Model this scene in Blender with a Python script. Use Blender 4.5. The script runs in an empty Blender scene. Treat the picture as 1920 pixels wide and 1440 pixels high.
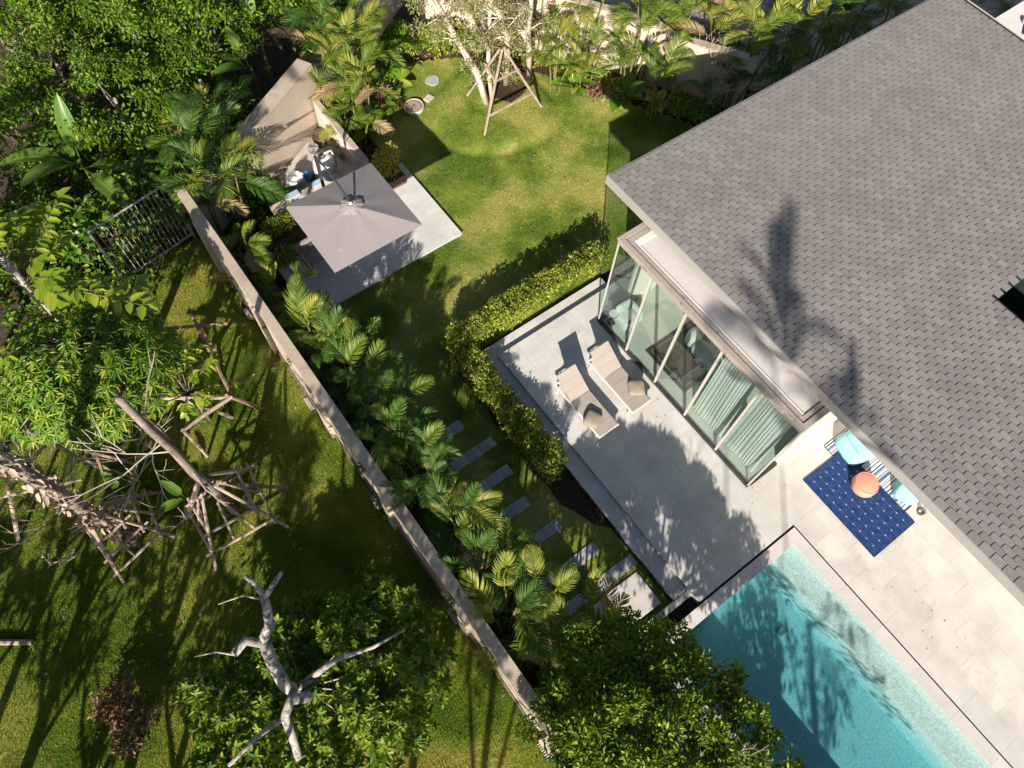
import bpy, math, random
import numpy as np
from mathutils import Matrix, Vector
R_ = math.radians
rng = np.random.default_rng(11)
random.seed(11)
SC = bpy.context.scene
COL = SC.collection

# ------------------------------------------------------------------ camera
cam_d = bpy.data.cameras.new('camera')
cam_d.sensor_width = 36.0
cam_d.lens = 1408.0 / 1920.0 * 36.0
cam_d.clip_start = 0.1
cam_d.clip_end = 2000.0
cam = bpy.data.objects.new('camera', cam_d)
COL.objects.link(cam)
cam.matrix_world = (Matrix.Translation((0, 0, 19.0)) @ Matrix.Rotation(-0.7064, 4, 'Z')
                    @ Matrix.Rotation(0.45466, 4, 'X') @ Matrix.Rotation(0.07876, 4, 'Z'))
SC.camera = cam

# ------------------------------------------------------------------ sky, sun, exposure
SUN_EL = R_(27.5)
SUN_TO = Vector((-0.676, -0.737, 0)).normalized() * math.cos(SUN_EL) + Vector((0, 0, math.sin(SUN_EL)))
world = bpy.data.worlds.new('World')
SC.world = world
world.use_nodes = True
wn = world.node_tree.nodes
sky = wn.new('ShaderNodeTexSky')
sky.sky_type = 'NISHITA'
sky.sun_disc = False
sky.sun_elevation = SUN_EL
sky.sun_rotation = math.atan2(SUN_TO.x, SUN_TO.y)
sky.air_density = 1.0
sky.dust_density = 1.0
world.node_tree.links.new(sky.outputs[0], wn['Background'].inputs[0])
wn['Background'].inputs[1].default_value = 0.052
sun_d = bpy.data.lights.new('sun', 'SUN')
sun_d.energy = 5.0
sun_d.angle = R_(0.53)
sun_d.color = (1.0, 0.91, 0.80)
sun = bpy.data.objects.new('sun', sun_d)
COL.objects.link(sun)
sun.rotation_euler = (-SUN_TO).to_track_quat('-Z', 'Y').to_euler()
sun.location = SUN_TO * 60
SC.view_settings.view_transform = 'Standard'
SC.view_settings.look = 'None'
SC.view_settings.exposure = 0.95
SC.view_settings.gamma = 1.0
SC.view_settings.use_curve_mapping = False
SC.cycles.max_bounces = 7
SC.cycles.transparent_max_bounces = 16
SC.cycles.diffuse_bounces = 3
SC.cycles.glossy_bounces = 3
SC.cycles.caustics_reflective = False
SC.cycles.caustics_refractive = False

# ------------------------------------------------------------------ materials
def new_mat(name):
    m = bpy.data.materials.new(name)
    m.use_nodes = True
    nt = m.node_tree
    for n in list(nt.nodes):
        nt.nodes.remove(n)
    out = nt.nodes.new('ShaderNodeOutputMaterial')
    return m, nt, out

def N(nt, typ, **kw):
    n = nt.nodes.new(typ)
    for k, v in kw.items():
        if k.startswith('i_'):
            n.inputs[k[2:].replace('_', ' ')].default_value = v
        else:
            setattr(n, k, v)
    return n

def c4(c):
    return (c[0], c[1], c[2], 1.0)

def ramp(nt, fac, stops):
    r = nt.nodes.new('ShaderNodeValToRGB')
    e = r.color_ramp.elements
    while len(e) < len(stops):
        e.new(0.5)
    for el, (p, c) in zip(e, stops):
        el.position = p
        el.color = c4(c)
    nt.links.new(fac, r.inputs[0])
    return r.outputs[0]

def coords(nt, scale=(1, 1, 1), obj=False):
    if obj:
        src = N(nt, 'ShaderNodeTexCoord').outputs['Object']
    else:
        src = N(nt, 'ShaderNodeNewGeometry').outputs['Position']
    mp = nt.nodes.new('ShaderNodeMapping')
    mp.inputs['Scale'].default_value = scale
    nt.links.new(src, mp.inputs[0])
    return mp.outputs[0]

def noise(nt, vec, scale, detail=4, rough=0.55):
    n = N(nt, 'ShaderNodeTexNoise')
    n.inputs['Scale'].default_value = scale
    n.inputs['Detail'].default_value = detail
    n.inputs['Roughness'].default_value = rough
    if vec is not None:
        nt.links.new(vec, n.inputs['Vector'])
    return n.outputs['Fac']

def mixc(nt, fac, a, b, mode='MIX'):
    m = N(nt, 'ShaderNodeMix', data_type='RGBA', blend_type=mode)
    for s, v in ((m.inputs[0], fac), (m.inputs[6], a), (m.inputs[7], b)):
        if hasattr(v, 'links'):
            nt.links.new(v, s)
        elif isinstance(v, (tuple, list)):
            s.default_value = c4(v)
        else:
            s.default_value = v
    return m.outputs[2]

def rnd(nt, per_island=True):
    """One random number per piece: per object, shifted per mesh island."""
    oi = N(nt, 'ShaderNodeObjectInfo').outputs['Random']
    if not per_island:
        return oi
    ge = N(nt, 'ShaderNodeNewGeometry').outputs['Random Per Island']
    ad = N(nt, 'ShaderNodeMath', operation='ADD')
    nt.links.new(oi, ad.inputs[0]); nt.links.new(ge, ad.inputs[1])
    fr = N(nt, 'ShaderNodeMath', operation='FRACT')
    nt.links.new(ad.outputs[0], fr.inputs[0])
    return fr.outputs[0]

def surf(name, base, var=0.25, rough=0.7, nscale=3.0, fine=60.0, fine_amt=0.15, bump=0.1, piece=0.0,
         spec=0.3, metal=0.0, dirt=None, dirt_scale=0.8, dirt_lo=0.55, dirt_hi=0.75, obj=False, island=True, bdist=0.01, vs=(1, 1, 1)):
    """Everyday solid surface: base colour with broad and fine mottling, per-piece tint and bump."""
    m, nt, out = new_mat(name)
    v = coords(nt, vs, obj=obj)
    b = N(nt, 'ShaderNodeBsdfPrincipled')
    b.inputs['Roughness'].default_value = rough
    b.inputs['Specular IOR Level'].default_value = spec
    b.inputs['Metallic'].default_value = metal
    lo = tuple(x * (1 - var) for x in base); hi = tuple(min(1, x * (1 + var)) for x in base)
    col = ramp(nt, noise(nt, v, nscale), [(0.3, lo), (0.7, hi)])
    if fine_amt:
        f = ramp(nt, noise(nt, v, fine, 3), [(0.3, (1 - fine_amt,) * 3), (0.7, (1 + fine_amt,) * 3)])
        col = mixc(nt, 1.0, col, f, 'MULTIPLY')
    if piece:
        p = ramp(nt, rnd(nt, island), [(0.0, (1 - piece,) * 3), (1.0, (1 + piece,) * 3)])
        col = mixc(nt, 1.0, col, p, 'MULTIPLY')
    if dirt is not None:
        d = ramp(nt, noise(nt, v, dirt_scale, 6, 0.65), [(dirt_lo, (0, 0, 0)), (dirt_hi, (1, 1, 1))])
        col = mixc(nt, d, col, dirt)
    nt.links.new(col, b.inputs['Base Color'])
    if bump:
        bp = N(nt, 'ShaderNodeBump')
        bp.inputs['Strength'].default_value = bump
        bp.inputs['Distance'].default_value = bdist
        nt.links.new(noise(nt, v, fine, 4), bp.inputs['Height'])
        nt.links.new(bp.outputs[0], b.inputs['Normal'])
    nt.links.new(b.outputs[0], out.inputs[0])
    return m

def leafm(name, stops, trans=0.35, rough=0.45, spec=0.35, patch=0.0, tint=(1.35, 1.25, 0.55)):
    """Foliage: colour varies leaf by leaf; light passes through."""
    m, nt, out = new_mat(name)
    col = ramp(nt, rnd(nt), stops)
    if patch:
        pn = ramp(nt, noise(nt, coords(nt), 1.3, 2), [(0.35, (1 - patch,) * 3), (0.65, (1 + patch,) * 3)])
        col = mixc(nt, 1.0, col, pn, 'MULTIPLY')
    b = N(nt, 'ShaderNodeBsdfPrincipled')
    b.inputs['Roughness'].default_value = rough
    b.inputs['Specular IOR Level'].default_value = spec
    nt.links.new(col, b.inputs['Base Color'])
    t = N(nt, 'ShaderNodeBsdfTranslucent')
    tc = mixc(nt, 1.0, col, tint, 'MULTIPLY')
    nt.links.new(tc, t.inputs[0])
    mx = N(nt, 'ShaderNodeMixShader')
    mx.inputs[0].default_value = trans
    nt.links.new(b.outputs[0], mx.inputs[1]); nt.links.new(t.outputs[0], mx.inputs[2])
    nt.links.new(mx.outputs[0], out.inputs[0])
    return m

def schlick(nt, f0):
    ge = N(nt, 'ShaderNodeNewGeometry')
    dt = N(nt, 'ShaderNodeVectorMath', operation='DOT_PRODUCT')
    nt.links.new(ge.outputs['Incoming'], dt.inputs[0]); nt.links.new(ge.outputs['True Normal'], dt.inputs[1])
    v = dt.outputs['Value']
    for op, k in (('ABSOLUTE', None), ('SUBTRACT', 1.0), ('POWER', 5.0), ('MULTIPLY', 1.0 - f0), ('ADD', f0)):
        m = N(nt, 'ShaderNodeMath', operation=op)
        if op == 'SUBTRACT':
            m.inputs[0].default_value = 1.0; nt.links.new(v, m.inputs[1])
        else:
            nt.links.new(v, m.inputs[0])
            if k is not None: m.inputs[1].default_value = k
        v = m.outputs[0]
    return v

def glassm(name, tint, reflect=1.0):
    m, nt, out = new_mat(name)
    t = N(nt, 'ShaderNodeBsdfTransparent'); t.inputs[0].default_value = c4(tint)
    g = N(nt, 'ShaderNodeBsdfGlossy'); g.inputs['Roughness'].default_value = 0.0
    mx = N(nt, 'ShaderNodeMixShader')
    nt.links.new(schlick(nt, 0.045 * reflect), mx.inputs[0]); nt.links.new(t.outputs[0], mx.inputs[1]); nt.links.new(g.outputs[0], mx.inputs[2])
    nt.links.new(mx.outputs[0], out.inputs[0])
    return m

M = {}
M['tile'] = surf('deck_tile', (0.545, 0.53, 0.505), 0.08, 0.55, 1.6, 40, 0.05, 0.04, piece=0.065, dirt=(0.40, 0.39, 0.37), dirt_scale=1.1, dirt_lo=0.47, dirt_hi=0.8)
M['coping'] = surf('coping_stone', (0.54, 0.515, 0.495), 0.06, 0.6, 2.0, 50, 0.06, 0.05, piece=0.05)
M['grout'] = surf('grout', (0.47, 0.455, 0.43), 0.1, 0.9)
M['plaster'] = surf('painted_render', (0.52, 0.435, 0.35), 0.07, 0.8, 1.2, 30, 0.05, 0.06, dirt=(0.36, 0.29, 0.23), dirt_scale=1.4, dirt_lo=0.52, dirt_hi=0.85)
M['cap'] = surf('wall_cap_paint', (0.42, 0.345, 0.27), 0.09, 0.7, 1.3, 40, 0.06, 0.05, dirt=(0.25, 0.21, 0.17), dirt_scale=2.4, dirt_lo=0.48, dirt_hi=0.8)
M['plinth'] = surf('dark_plinth', (0.16, 0.13, 0.10), 0.3, 0.9, 8, 60, 0.3, 0.3)
M['soil'] = surf('soil', (0.060, 0.042, 0.028), 0.4, 0.95, 3, 40, 0.35, 0.6, bdist=0.03)
M['mulch'] = surf('bark_mulch', (0.045, 0.026, 0.016), 0.45, 0.95, 14, 60, 0.4, 0.8, bdist=0.03)
M['shingle'] = surf('shingle', (0.202, 0.190, 0.182), 0.06, 0.9, 0.5, 160, 0.16, 0.3, piece=0.11, spec=0.12, bdist=0.004, dirt=(0.17, 0.155, 0.145), dirt_scale=0.7, dirt_lo=0.5, dirt_hi=0.8)
M['underlay'] = surf('roof_underlay', (0.028, 0.026, 0.026), 0.2, 0.95)
M['fascia'] = surf('white_fascia', (0.30, 0.287, 0.275), 0.04, 0.6, 2, 30, 0.03, 0.03)
M['frame'] = surf('taupe_metal_frame', (0.34, 0.295, 0.255), 0.06, 0.5, 2, 40, 0.05, 0.03, spec=0.4, dirt=(0.12, 0.10, 0.09), dirt_scale=3.5, dirt_lo=0.62, dirt_hi=0.72)
M['mullion'] = surf('silver_mullion', (0.50, 0.46, 0.42), 0.05, 0.4, 2, 40, 0.04, 0.02, spec=0.5)
M['darkmetal'] = surf('dark_metal', (0.045, 0.045, 0.048), 0.2, 0.5, 6, 60, 0.1, 0.05, spec=0.5)
M['slabtop'] = surf('white_roof_coating', (0.52, 0.49, 0.475), 0.05, 0.8, 1.2, 40, 0.05, 0.05, dirt=(0.45, 0.41, 0.36), dirt_scale=1.2, dirt_lo=0.55, dirt_hi=0.85)
M['white'] = surf('white_paint', (0.62, 0.60, 0.575), 0.04, 0.6, 2, 40, 0.03, 0.03)
M['housewall'] = surf('cream_house_wall', (0.66, 0.62, 0.55), 0.05, 0.8, 1, 40, 0.04, 0.05)
M['glass'] = glassm('green_glass', (0.86, 0.925, 0.90), 1.3)
M['intfloor'] = surf('polished_floor', (0.52, 0.50, 0.46), 0.08, 0.3, 1.2, 30, 0.04, 0.02, piece=0.04, spec=0.4)
M['darkrug'] = surf('dark_wool_rug', (0.055, 0.048, 0.042), 0.25, 0.95, 6, 120, 0.3, 0.4)
M['curtain'] = leafm('curtain_cloth', [(0, (0.80, 0.80, 0.78)), (1, (0.84, 0.84, 0.82))], 0.45, 0.9, 0.1, tint=(1, 1, 1))
M['sofa'] = surf('pale_sofa_fabric', (0.50, 0.52, 0.50), 0.06, 0.9, 4, 150, 0.06, 0.1)
M['sling'] = surf('taupe_sling_fabric', (0.35, 0.31, 0.275), 0.05, 0.85, 3, 220, 0.10, 0.15, piece=0.03)
M['cushion'] = surf('khaki_cushion', (0.27, 0.235, 0.18), 0.08, 0.9, 6, 200, 0.10, 0.2)
M['canopy'] = leafm('grey_canopy_cloth', [(0, (0.335, 0.305, 0.305)), (1, (0.345, 0.315, 0.315))], 0.25, 0.9, 0.1, tint=(1.0, 0.95, 1.0))
M['terracotta'] = surf('terracotta_planter', (0.15, 0.088, 0.062), 0.15, 0.8, 5, 60, 0.12, 0.1, piece=0.1)
M['granite'] = surf('stepping_granite', (0.33, 0.33, 0.335), 0.14, 0.8, 6, 90, 0.22, 0.2, piece=0.10, dirt=(0.14, 0.14, 0.13), dirt_scale=6, dirt_lo=0.58, dirt_hi=0.75)
M['aggregate'] = surf('exposed_aggregate', (0.50, 0.47, 0.44), 0.10, 0.9, 5, 130, 0.35, 0.5)
M['pebble'] = surf('dark_pebbles', (0.035, 0.042, 0.055), 0.5, 0.35, 5, 40, 0.2, 0.05, piece=0.6, spec=0.5)
M['timber'] = surf('weathered_timber', (0.34, 0.265, 0.205), 0.22, 0.9, 5, 50, 0.25, 0.5, piece=0.12, bdist=0.01)
M['timber2'] = surf('brown_timber', (0.25, 0.16, 0.11), 0.25, 0.9, 5, 50, 0.25, 0.5, piece=0.12)
M['bark'] = surf('grey_brown_bark', (0.25, 0.205, 0.17), 0.3, 0.9, 7, 45, 0.3, 0.9, bdist=0.02, vs=(1, 1, 0.16), dirt=(0.12, 0.095, 0.075), dirt_scale=9, dirt_lo=0.5, dirt_hi=0.62)
M['palebark'] = surf('pale_bark', (0.36, 0.33, 0.30), 0.2, 0.85, 5, 40, 0.3, 0.5, dirt=(0.13, 0.12, 0.11), dirt_scale=6, dirt_lo=0.5, dirt_hi=0.6, bdist=0.015, vs=(1, 1, 1.8))
M['paperbark'] = surf('paper_bark', (0.66, 0.56, 0.47), 0.15, 0.85, 6, 50, 0.25, 0.6, dirt=(0.36, 0.26, 0.20), dirt_scale=7, dirt_lo=0.55, dirt_hi=0.66, bdist=0.015)
M['twig'] = surf('dry_twig', (0.38, 0.325, 0.27), 0.15, 0.9)
M['stem'] = surf('palm_stem', (0.16, 0.15, 0.06), 0.25, 0.7, 4, 40, 0.2, 0.2)
M['rust'] = surf('galvanised_rail', (0.42, 0.40, 0.38), 0.2, 0.55, 5, 40, 0.2, 0.1, spec=0.5, dirt=(0.22, 0.10, 0.05), dirt_scale=3, dirt_lo=0.55, dirt_hi=0.68)
M['plastic'] = surf('white_plastic', (0.70, 0.70, 0.70), 0.04, 0.4, 3, 30, 0.03, 0.02, spec=0.5)
M['bluepl'] = surf('blue_plastic', (0.03, 0.16, 0.36), 0.1, 0.4, spec=0.5)
M['bluebox'] = surf('pale_blue_box', (0.36, 0.46, 0.52), 0.06, 0.6)
M['greenpipe'] = surf('green_pipe', (0.04, 0.20, 0.11), 0.15, 0.5, spec=0.5)
M['concrete'] = surf('concrete', (0.44, 0.415, 0.38), 0.1, 0.85, 3, 60, 0.1, 0.2)
M['coral'] = surf('coral_canvas', (0.66, 0.30, 0.225), 0.05, 0.85, 4, 150, 0.06, 0.15)
M['teal'] = surf('pale_teal_canvas', (0.26, 0.52, 0.55), 0.05, 0.85, 4, 150, 0.05, 0.15)
M['orangewood'] = surf('orange_teak', (0.30, 0.13, 0.05), 0.2, 0.6)
M['drygrass'] = surf('dry_ground', (0.36, 0.29, 0.21), 0.35, 0.95, 2.5, 25, 0.35, 0.6, dirt=(0.10, 0.10, 0.03), dirt_scale=0.9, dirt_lo=0.5, dirt_hi=0.62, bdist=0.03)
M['litter'] = leafm('dry_leaf', [(0, (0.20, 0.10, 0.05)), (0.5, (0.33, 0.20, 0.10)), (1, (0.42, 0.30, 0.18))], 0.15, 0.8, 0.1)

def grass_ground(name, c_dark, c_mid, c_light, bare, bare_lo, bare_hi, scale=0.45, seed=0.0):
    m, nt, out = new_mat(name)
    v = coords(nt)
    b = N(nt, 'ShaderNodeBsdfPrincipled'); b.inputs['Roughness'].default_value = 0.9; b.inputs['Specular IOR Level'].default_value = 0.1
    n1 = noise(nt, v, scale, 5, 0.6)
    col = ramp(nt, n1, [(0.40, c_dark), (0.50, c_mid), (0.60, c_light)])
    f = ramp(nt, noise(nt, v, 38, 4, 0.7), [(0.3, (0.45,) * 3), (0.7, (1.45,) * 3)])
    col = mixc(nt, 1.0, col, f, 'MULTIPLY')
    d = ramp(nt, noise(nt, v, 0.8, 6, 0.65), [(bare_lo, (0, 0, 0)), (bare_hi, (1, 1, 1))])
    col = mixc(nt, d, col, bare)
    nt.links.new(col, b.inputs['Base Color'])
    bp = N(nt, 'ShaderNodeBump'); bp.inputs['Strength'].default_value = 0.9; bp.inputs['Distance'].default_value = 0.03
    nt.links.new(noise(nt, v, 45, 4, 0.7), bp.inputs['Height'])
    nt.links.new(bp.outputs[0], b.inputs['Normal'])
    nt.links.new(b.outputs[0], out.inputs[0])
    return m

def blade_mat(name, stops, broad, trans=0.25):
    m, nt, out = new_mat(name)
    v = coords(nt)
    col = ramp(nt, rnd(nt), stops)
    w = ramp(nt, noise(nt, v, 0.45, 5, 0.6), broad)
    col = mixc(nt, 1.0, col, w, 'MULTIPLY')
    b = N(nt, 'ShaderNodeBsdfPrincipled'); b.inputs['Roughness'].default_value = 0.6; b.inputs['Specular IOR Level'].default_value = 0.15
    nt.links.new(col, b.inputs['Base Color'])
    t = N(nt, 'ShaderNodeBsdfTranslucent'); nt.links.new(col, t.inputs[0])
    mx = N(nt, 'ShaderNodeMixShader'); mx.inputs[0].default_value = trans
    nt.links.new(b.outputs[0], mx.inputs[1]); nt.links.new(t.outputs[0], mx.inputs[2])
    nt.links.new(mx.outputs[0], out.inputs[0])
    return m

M['lawn'] = grass_ground('lawn_turf', (0.085, 0.128, 0.018), (0.178, 0.217, 0.036), (0.295, 0.292, 0.078), (0.465, 0.367, 0.156), 0.58, 0.80)
M['nlawn'] = grass_ground('neighbour_turf', (0.055, 0.095, 0.010), (0.12, 0.165, 0.018), (0.24, 0.235, 0.045), (0.30, 0.23, 0.11), 0.57, 0.80, 0.5)
M['blade'] = blade_mat('grass_blade', [(0, (0.121, 0.234, 0.023)), (0.5, (0.217, 0.323, 0.044)), (1, (0.364, 0.418, 0.089))], [(0.40, (0.58, 0.80, 0.45)), (0.5, (1, 1, 1)), (0.60, (1.7, 1.25, 1.9))])
M['nblade'] = blade_mat('neighbour_blade', [(0, (0.103, 0.185, 0.015)), (0.5, (0.194, 0.265, 0.028)), (1, (0.327, 0.350, 0.060))], [(0.40, (0.55, 0.72, 0.45)), (0.5, (1, 1, 1)), (0.60, (1.55, 1.22, 1.6))])
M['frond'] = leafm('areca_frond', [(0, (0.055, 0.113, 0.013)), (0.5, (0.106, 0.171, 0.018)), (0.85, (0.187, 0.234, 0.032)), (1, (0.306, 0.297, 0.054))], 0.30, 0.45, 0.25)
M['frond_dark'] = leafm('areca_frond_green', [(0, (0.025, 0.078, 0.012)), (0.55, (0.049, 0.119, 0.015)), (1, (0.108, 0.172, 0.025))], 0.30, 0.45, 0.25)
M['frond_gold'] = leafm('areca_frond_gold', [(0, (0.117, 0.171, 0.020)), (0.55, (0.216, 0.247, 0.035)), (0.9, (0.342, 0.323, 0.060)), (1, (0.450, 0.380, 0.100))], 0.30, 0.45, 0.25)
M['rachis'] = surf('frond_rib', (0.22, 0.20, 0.05), 0.15, 0.5)
M['hedge'] = leafm('hedge_leaf', [(0, (0.090, 0.152, 0.014)), (0.5, (0.188, 0.254, 0.026)), (0.85, (0.360, 0.377, 0.048)), (1, (0.540, 0.493, 0.084))], 0.35, 0.4, 0.4, 0.2)
M['goldshrub'] = leafm('golden_leaf', [(0, (0.135, 0.169, 0.020)), (0.4, (0.351, 0.325, 0.039)), (1, (0.567, 0.468, 0.088))], 0.35, 0.45, 0.35)
M['jungle'] = leafm('jungle_leaf', [(0, (0.047, 0.113, 0.009)), (0.5, (0.098, 0.197, 0.014)), (0.85, (0.172, 0.269, 0.025)), (1, (0.257, 0.302, 0.045))], 0.40, 0.45, 0.25, 0.3)
M['vine'] = leafm('heart_leaf', [(0, (0.063, 0.155, 0.017)), (0.6, (0.105, 0.216, 0.024)), (1, (0.196, 0.270, 0.036))], 0.35, 0.35, 0.5)
M['bigleaf'] = leafm('broad_light_leaf', [(0, (0.135, 0.239, 0.018)), (0.6, (0.225, 0.319, 0.026)), (1, (0.375, 0.406, 0.048))], 0.4, 0.4, 0.4)
M['rosette'] = leafm('glossy_rosette_leaf', [(0, (0.060, 0.15, 0.012)), (0.5, (0.12, 0.24, 0.02)), (0.85, (0.23, 0.32, 0.03)), (1, (0.38, 0.40, 0.06))], 0.32, 0.45, 0.25)
M['gloss'] = leafm('glossy_tree_leaf', [(0, (0.062, 0.128, 0.010)), (0.4, (0.123, 0.214, 0.016)), (0.8, (0.229, 0.323, 0.030)), (1, (0.370, 0.380, 0.060))], 0.40, 0.45, 0.25, 0.2)
M['olive'] = leafm('grey_green_leaf', [(0, (0.135, 0.163, 0.054)), (0.6, (0.257, 0.267, 0.108)), (1, (0.432, 0.390, 0.204))], 0.3, 0.6, 0.25)
M['banana'] = leafm('banana_leaf', [(0, (0.091, 0.203, 0.026)), (1, (0.182, 0.284, 0.048))], 0.35, 0.35, 0.45)
M['red'] = leafm('red_brown_leaf', [(0, (0.10, 0.045, 0.028)), (0.6, (0.22, 0.11, 0.07)), (1, (0.34, 0.22, 0.13))], 0.25, 0.5, 0.3)
M['dryfrond'] = leafm('dry_tan_leaf', [(0, (0.28, 0.19, 0.09)), (1, (0.45, 0.33, 0.19))], 0.25, 0.6, 0.2)

# ------------------------------------------------------------------ mesh helpers
def link(o, parent=None):
    COL.objects.link(o)
    if parent is not None:
        o.parent = parent
    return o

def tag(o, label=None, cat=None, group=None, kind=None):
    if label: o['label'] = label
    if cat: o['category'] = cat
    if group: o['group'] = group
    if kind: o['kind'] = kind
    return o

def thing(name, loc, label, cat, group=None, rz=0.0):
    o = bpy.data.objects.new(name, None)
    o.empty_display_size = 0.2
    COL.objects.link(o)
    o.location = loc
    o.rotation_euler = (0, 0, rz)
    return tag(o, label, cat, group)

class MB:
    def __init__(self):
        self.v = []; self.f = []
    def add(self, vs, fs):
        k = len(self.v)
        self.v += [tuple(p) for p in vs]
        self.f += [tuple(i + k for i in f) for f in fs]
        return self
    def box(self, x0, x1, y0, y1, z0, z1):
        return self.add([(x0, y0, z0), (x1, y0, z0), (x1, y1, z0), (x0, y1, z0), (x0, y0, z1), (x1, y0, z1), (x1, y1, z1), (x0, y1, z1)],
                        [(3, 2, 1, 0), (4, 5, 6, 7), (0, 1, 5, 4), (1, 2, 6, 5), (2, 3, 7, 6), (3, 0, 4, 7)])
    def prism(self, poly, z0, z1):
        n = len(poly)
        return self.add([(x, y, z0) for x, y in poly] + [(x, y, z1) for x, y in poly],
                        [tuple(range(n - 1, -1, -1)), tuple(range(n, 2 * n))] + [(i, (i + 1) % n, n + (i + 1) % n, n + i) for i in range(n)])
    def tube(self, pts, rad, sides=7, cap=True, wob=0.0):
        pts = [Vector(p) for p in pts]
        if not hasattr(rad, '__len__'):
            rad = [rad] * len(pts)
        rings = []
        up = Vector((0.31, 0.17, 0.93)).normalized()
        for i, p in enumerate(pts):
            t = (pts[min(i + 1, len(pts) - 1)] - pts[max(i - 1, 0)])
            t.normalize()
            a = t.cross(up)
            if a.length < 1e-3:
                a = t.cross(Vector((1, 0, 0)))
            a.normalize(); b = t.cross(a)
            rings.append([p + (a * math.cos(k * 2 * math.pi / sides) + b * math.sin(k * 2 * math.pi / sides)) * rad[i] * (1 + wob * random.uniform(-1, 1)) for k in range(sides)])
        vs = [q for r in rings for q in r]
        fs = []
        for i in range(len(rings) - 1):
            for k in range(sides):
                fs.append((i * sides + k, i * sides + (k + 1) % sides, (i + 1) * sides + (k + 1) % sides, (i + 1) * sides + k))
        if cap:
            fs.append(tuple(range(sides - 1, -1, -1)))
            fs.append(tuple((len(rings) - 1) * sides + k for k in range(sides)))
        return self.add(vs, fs)
    def lathe(self, prof, c=(0, 0, 0), sides=24):
        """prof: list of (r, z) from bottom to top."""
        vs = [(c[0] + r * math.cos(k * 2 * math.pi / sides), c[1] + r * math.sin(k * 2 * math.pi / sides), c[2] + z) for r, z in prof for k in range(sides)]
        fs = []
        for i in range(len(prof) - 1):
            for k in range(sides):
                fs.append((i * sides + k, i * sides + (k + 1) % sides, (i + 1) * sides + (k + 1) % sides, (i + 1) * sides + k))
        fs.append(tuple(range(sides - 1, -1, -1)))
        fs.append(tuple((len(prof) - 1) * sides + k for k in range(sides)))
        return self.add(vs, fs)
    def mesh(self, name, mat, smooth=False):
        me = bpy.data.meshes.new(name)
        me.from_pydata(self.v, [], self.f)
        me.materials.append(mat)
        if smooth:
            me.polygons.foreach_set('use_smooth', [True] * len(me.polygons))
        me.update()
        return me
    def build(self, name, mat, parent=None, smooth=False, bevel=0.0):
        o = bpy.data.objects.new(name, self.mesh(name, mat, smooth))
        if bevel:
            b = o.modifiers.new('bevel', 'BEVEL'); b.width = bevel; b.segments = 2; b.limit_method = 'ANGLE'
        return link(o, parent)

def np_mesh(name, V, F, mat, smooth=False):
    """V (n,3) floats, F (m,k) ints: one mesh, filled fast."""
    me = bpy.data.meshes.new(name)
    V = np.ascontiguousarray(V, dtype=np.float32); F = np.ascontiguousarray(F, dtype=np.int32)
    m, k = F.shape
    me.vertices.add(len(V)); me.vertices.foreach_set('co', V.ravel())
    me.loops.add(m * k); me.loops.foreach_set('vertex_index', F.ravel())
    me.polygons.add(m)
    me.polygons.foreach_set('loop_start', np.arange(0, m * k, k, dtype=np.int32))
    if smooth:
        me.polygons.foreach_set('use_smooth', np.ones(m, dtype=bool))
    me.materials.append(mat)
    me.update(calc_edges=True)
    me.validate()
    return me

def unit(a):
    return a / np.maximum(np.linalg.norm(a, axis=1, keepdims=True), 1e-6)

def leaf_arrays(P, D, U, L, W, fold=0.18, droop=0.12):
    """Six-point folded leaves: base, two side points per half, tip."""
    D = unit(D); S = unit(np.cross(D, U)); U2 = np.cross(S, D)
    L = L[:, None]; W = W[:, None]
    dz = np.zeros_like(P); dz[:, 2] = 1
    l1 = P + D * L * 0.30 + S * W * 0.46 + U2 * W * fold
    l2 = P + D * L * 0.70 + S * W * 0.36 + U2 * W * fold * 0.8 - dz * L * droop * 0.5
    tp = P + D * L - dz * L * droop
    r2 = P + D * L * 0.70 - S * W * 0.36 + U2 * W * fold * 0.8 - dz * L * droop * 0.5
    r1 = P + D * L * 0.30 - S * W * 0.46 + U2 * W * fold
    n = len(P)
    V = np.stack([P, l1, l2, tp, r2, r1], 1).reshape(-1, 3)
    b = (np.arange(n) * 6)[:, None]
    F = np.concatenate([b + np.array([[0, 3, 2, 1]]), b + np.array([[0, 5, 4, 3]])], 0)
    return V, F

def clump_points(clumps, density, shell=0.55, flat_bottom=True):
    """Points spread through ellipsoid clumps, mostly near their skin; returns positions and outward directions."""
    P = []; O = []
    for (cx, cy, cz, rx, ry, rz) in clumps:
        n = max(8, int(density * (rx * ry + ry * rz + rx * rz) * 4.2))
        d = unit(rng.normal(size=(n, 3)))
        if flat_bottom:
            d[:, 2] = np.where(d[:, 2] < -0.35, -d[:, 2], d[:, 2])
        r = shell + (1 - shell) * rng.random(n) ** 0.6
        r = r * (1 + 0.16 * np.sin(d[:, 0] * 7 + cx * 5) * np.cos(d[:, 1] * 6 + cy * 3))
        p = np.array([cx, cy, cz]) + d * r[:, None] * np.array([rx, ry, rz])
        P.append(p); O.append(unit(d / np.array([rx, ry, rz])))
    return np.concatenate(P), np.concatenate(O)

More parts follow.
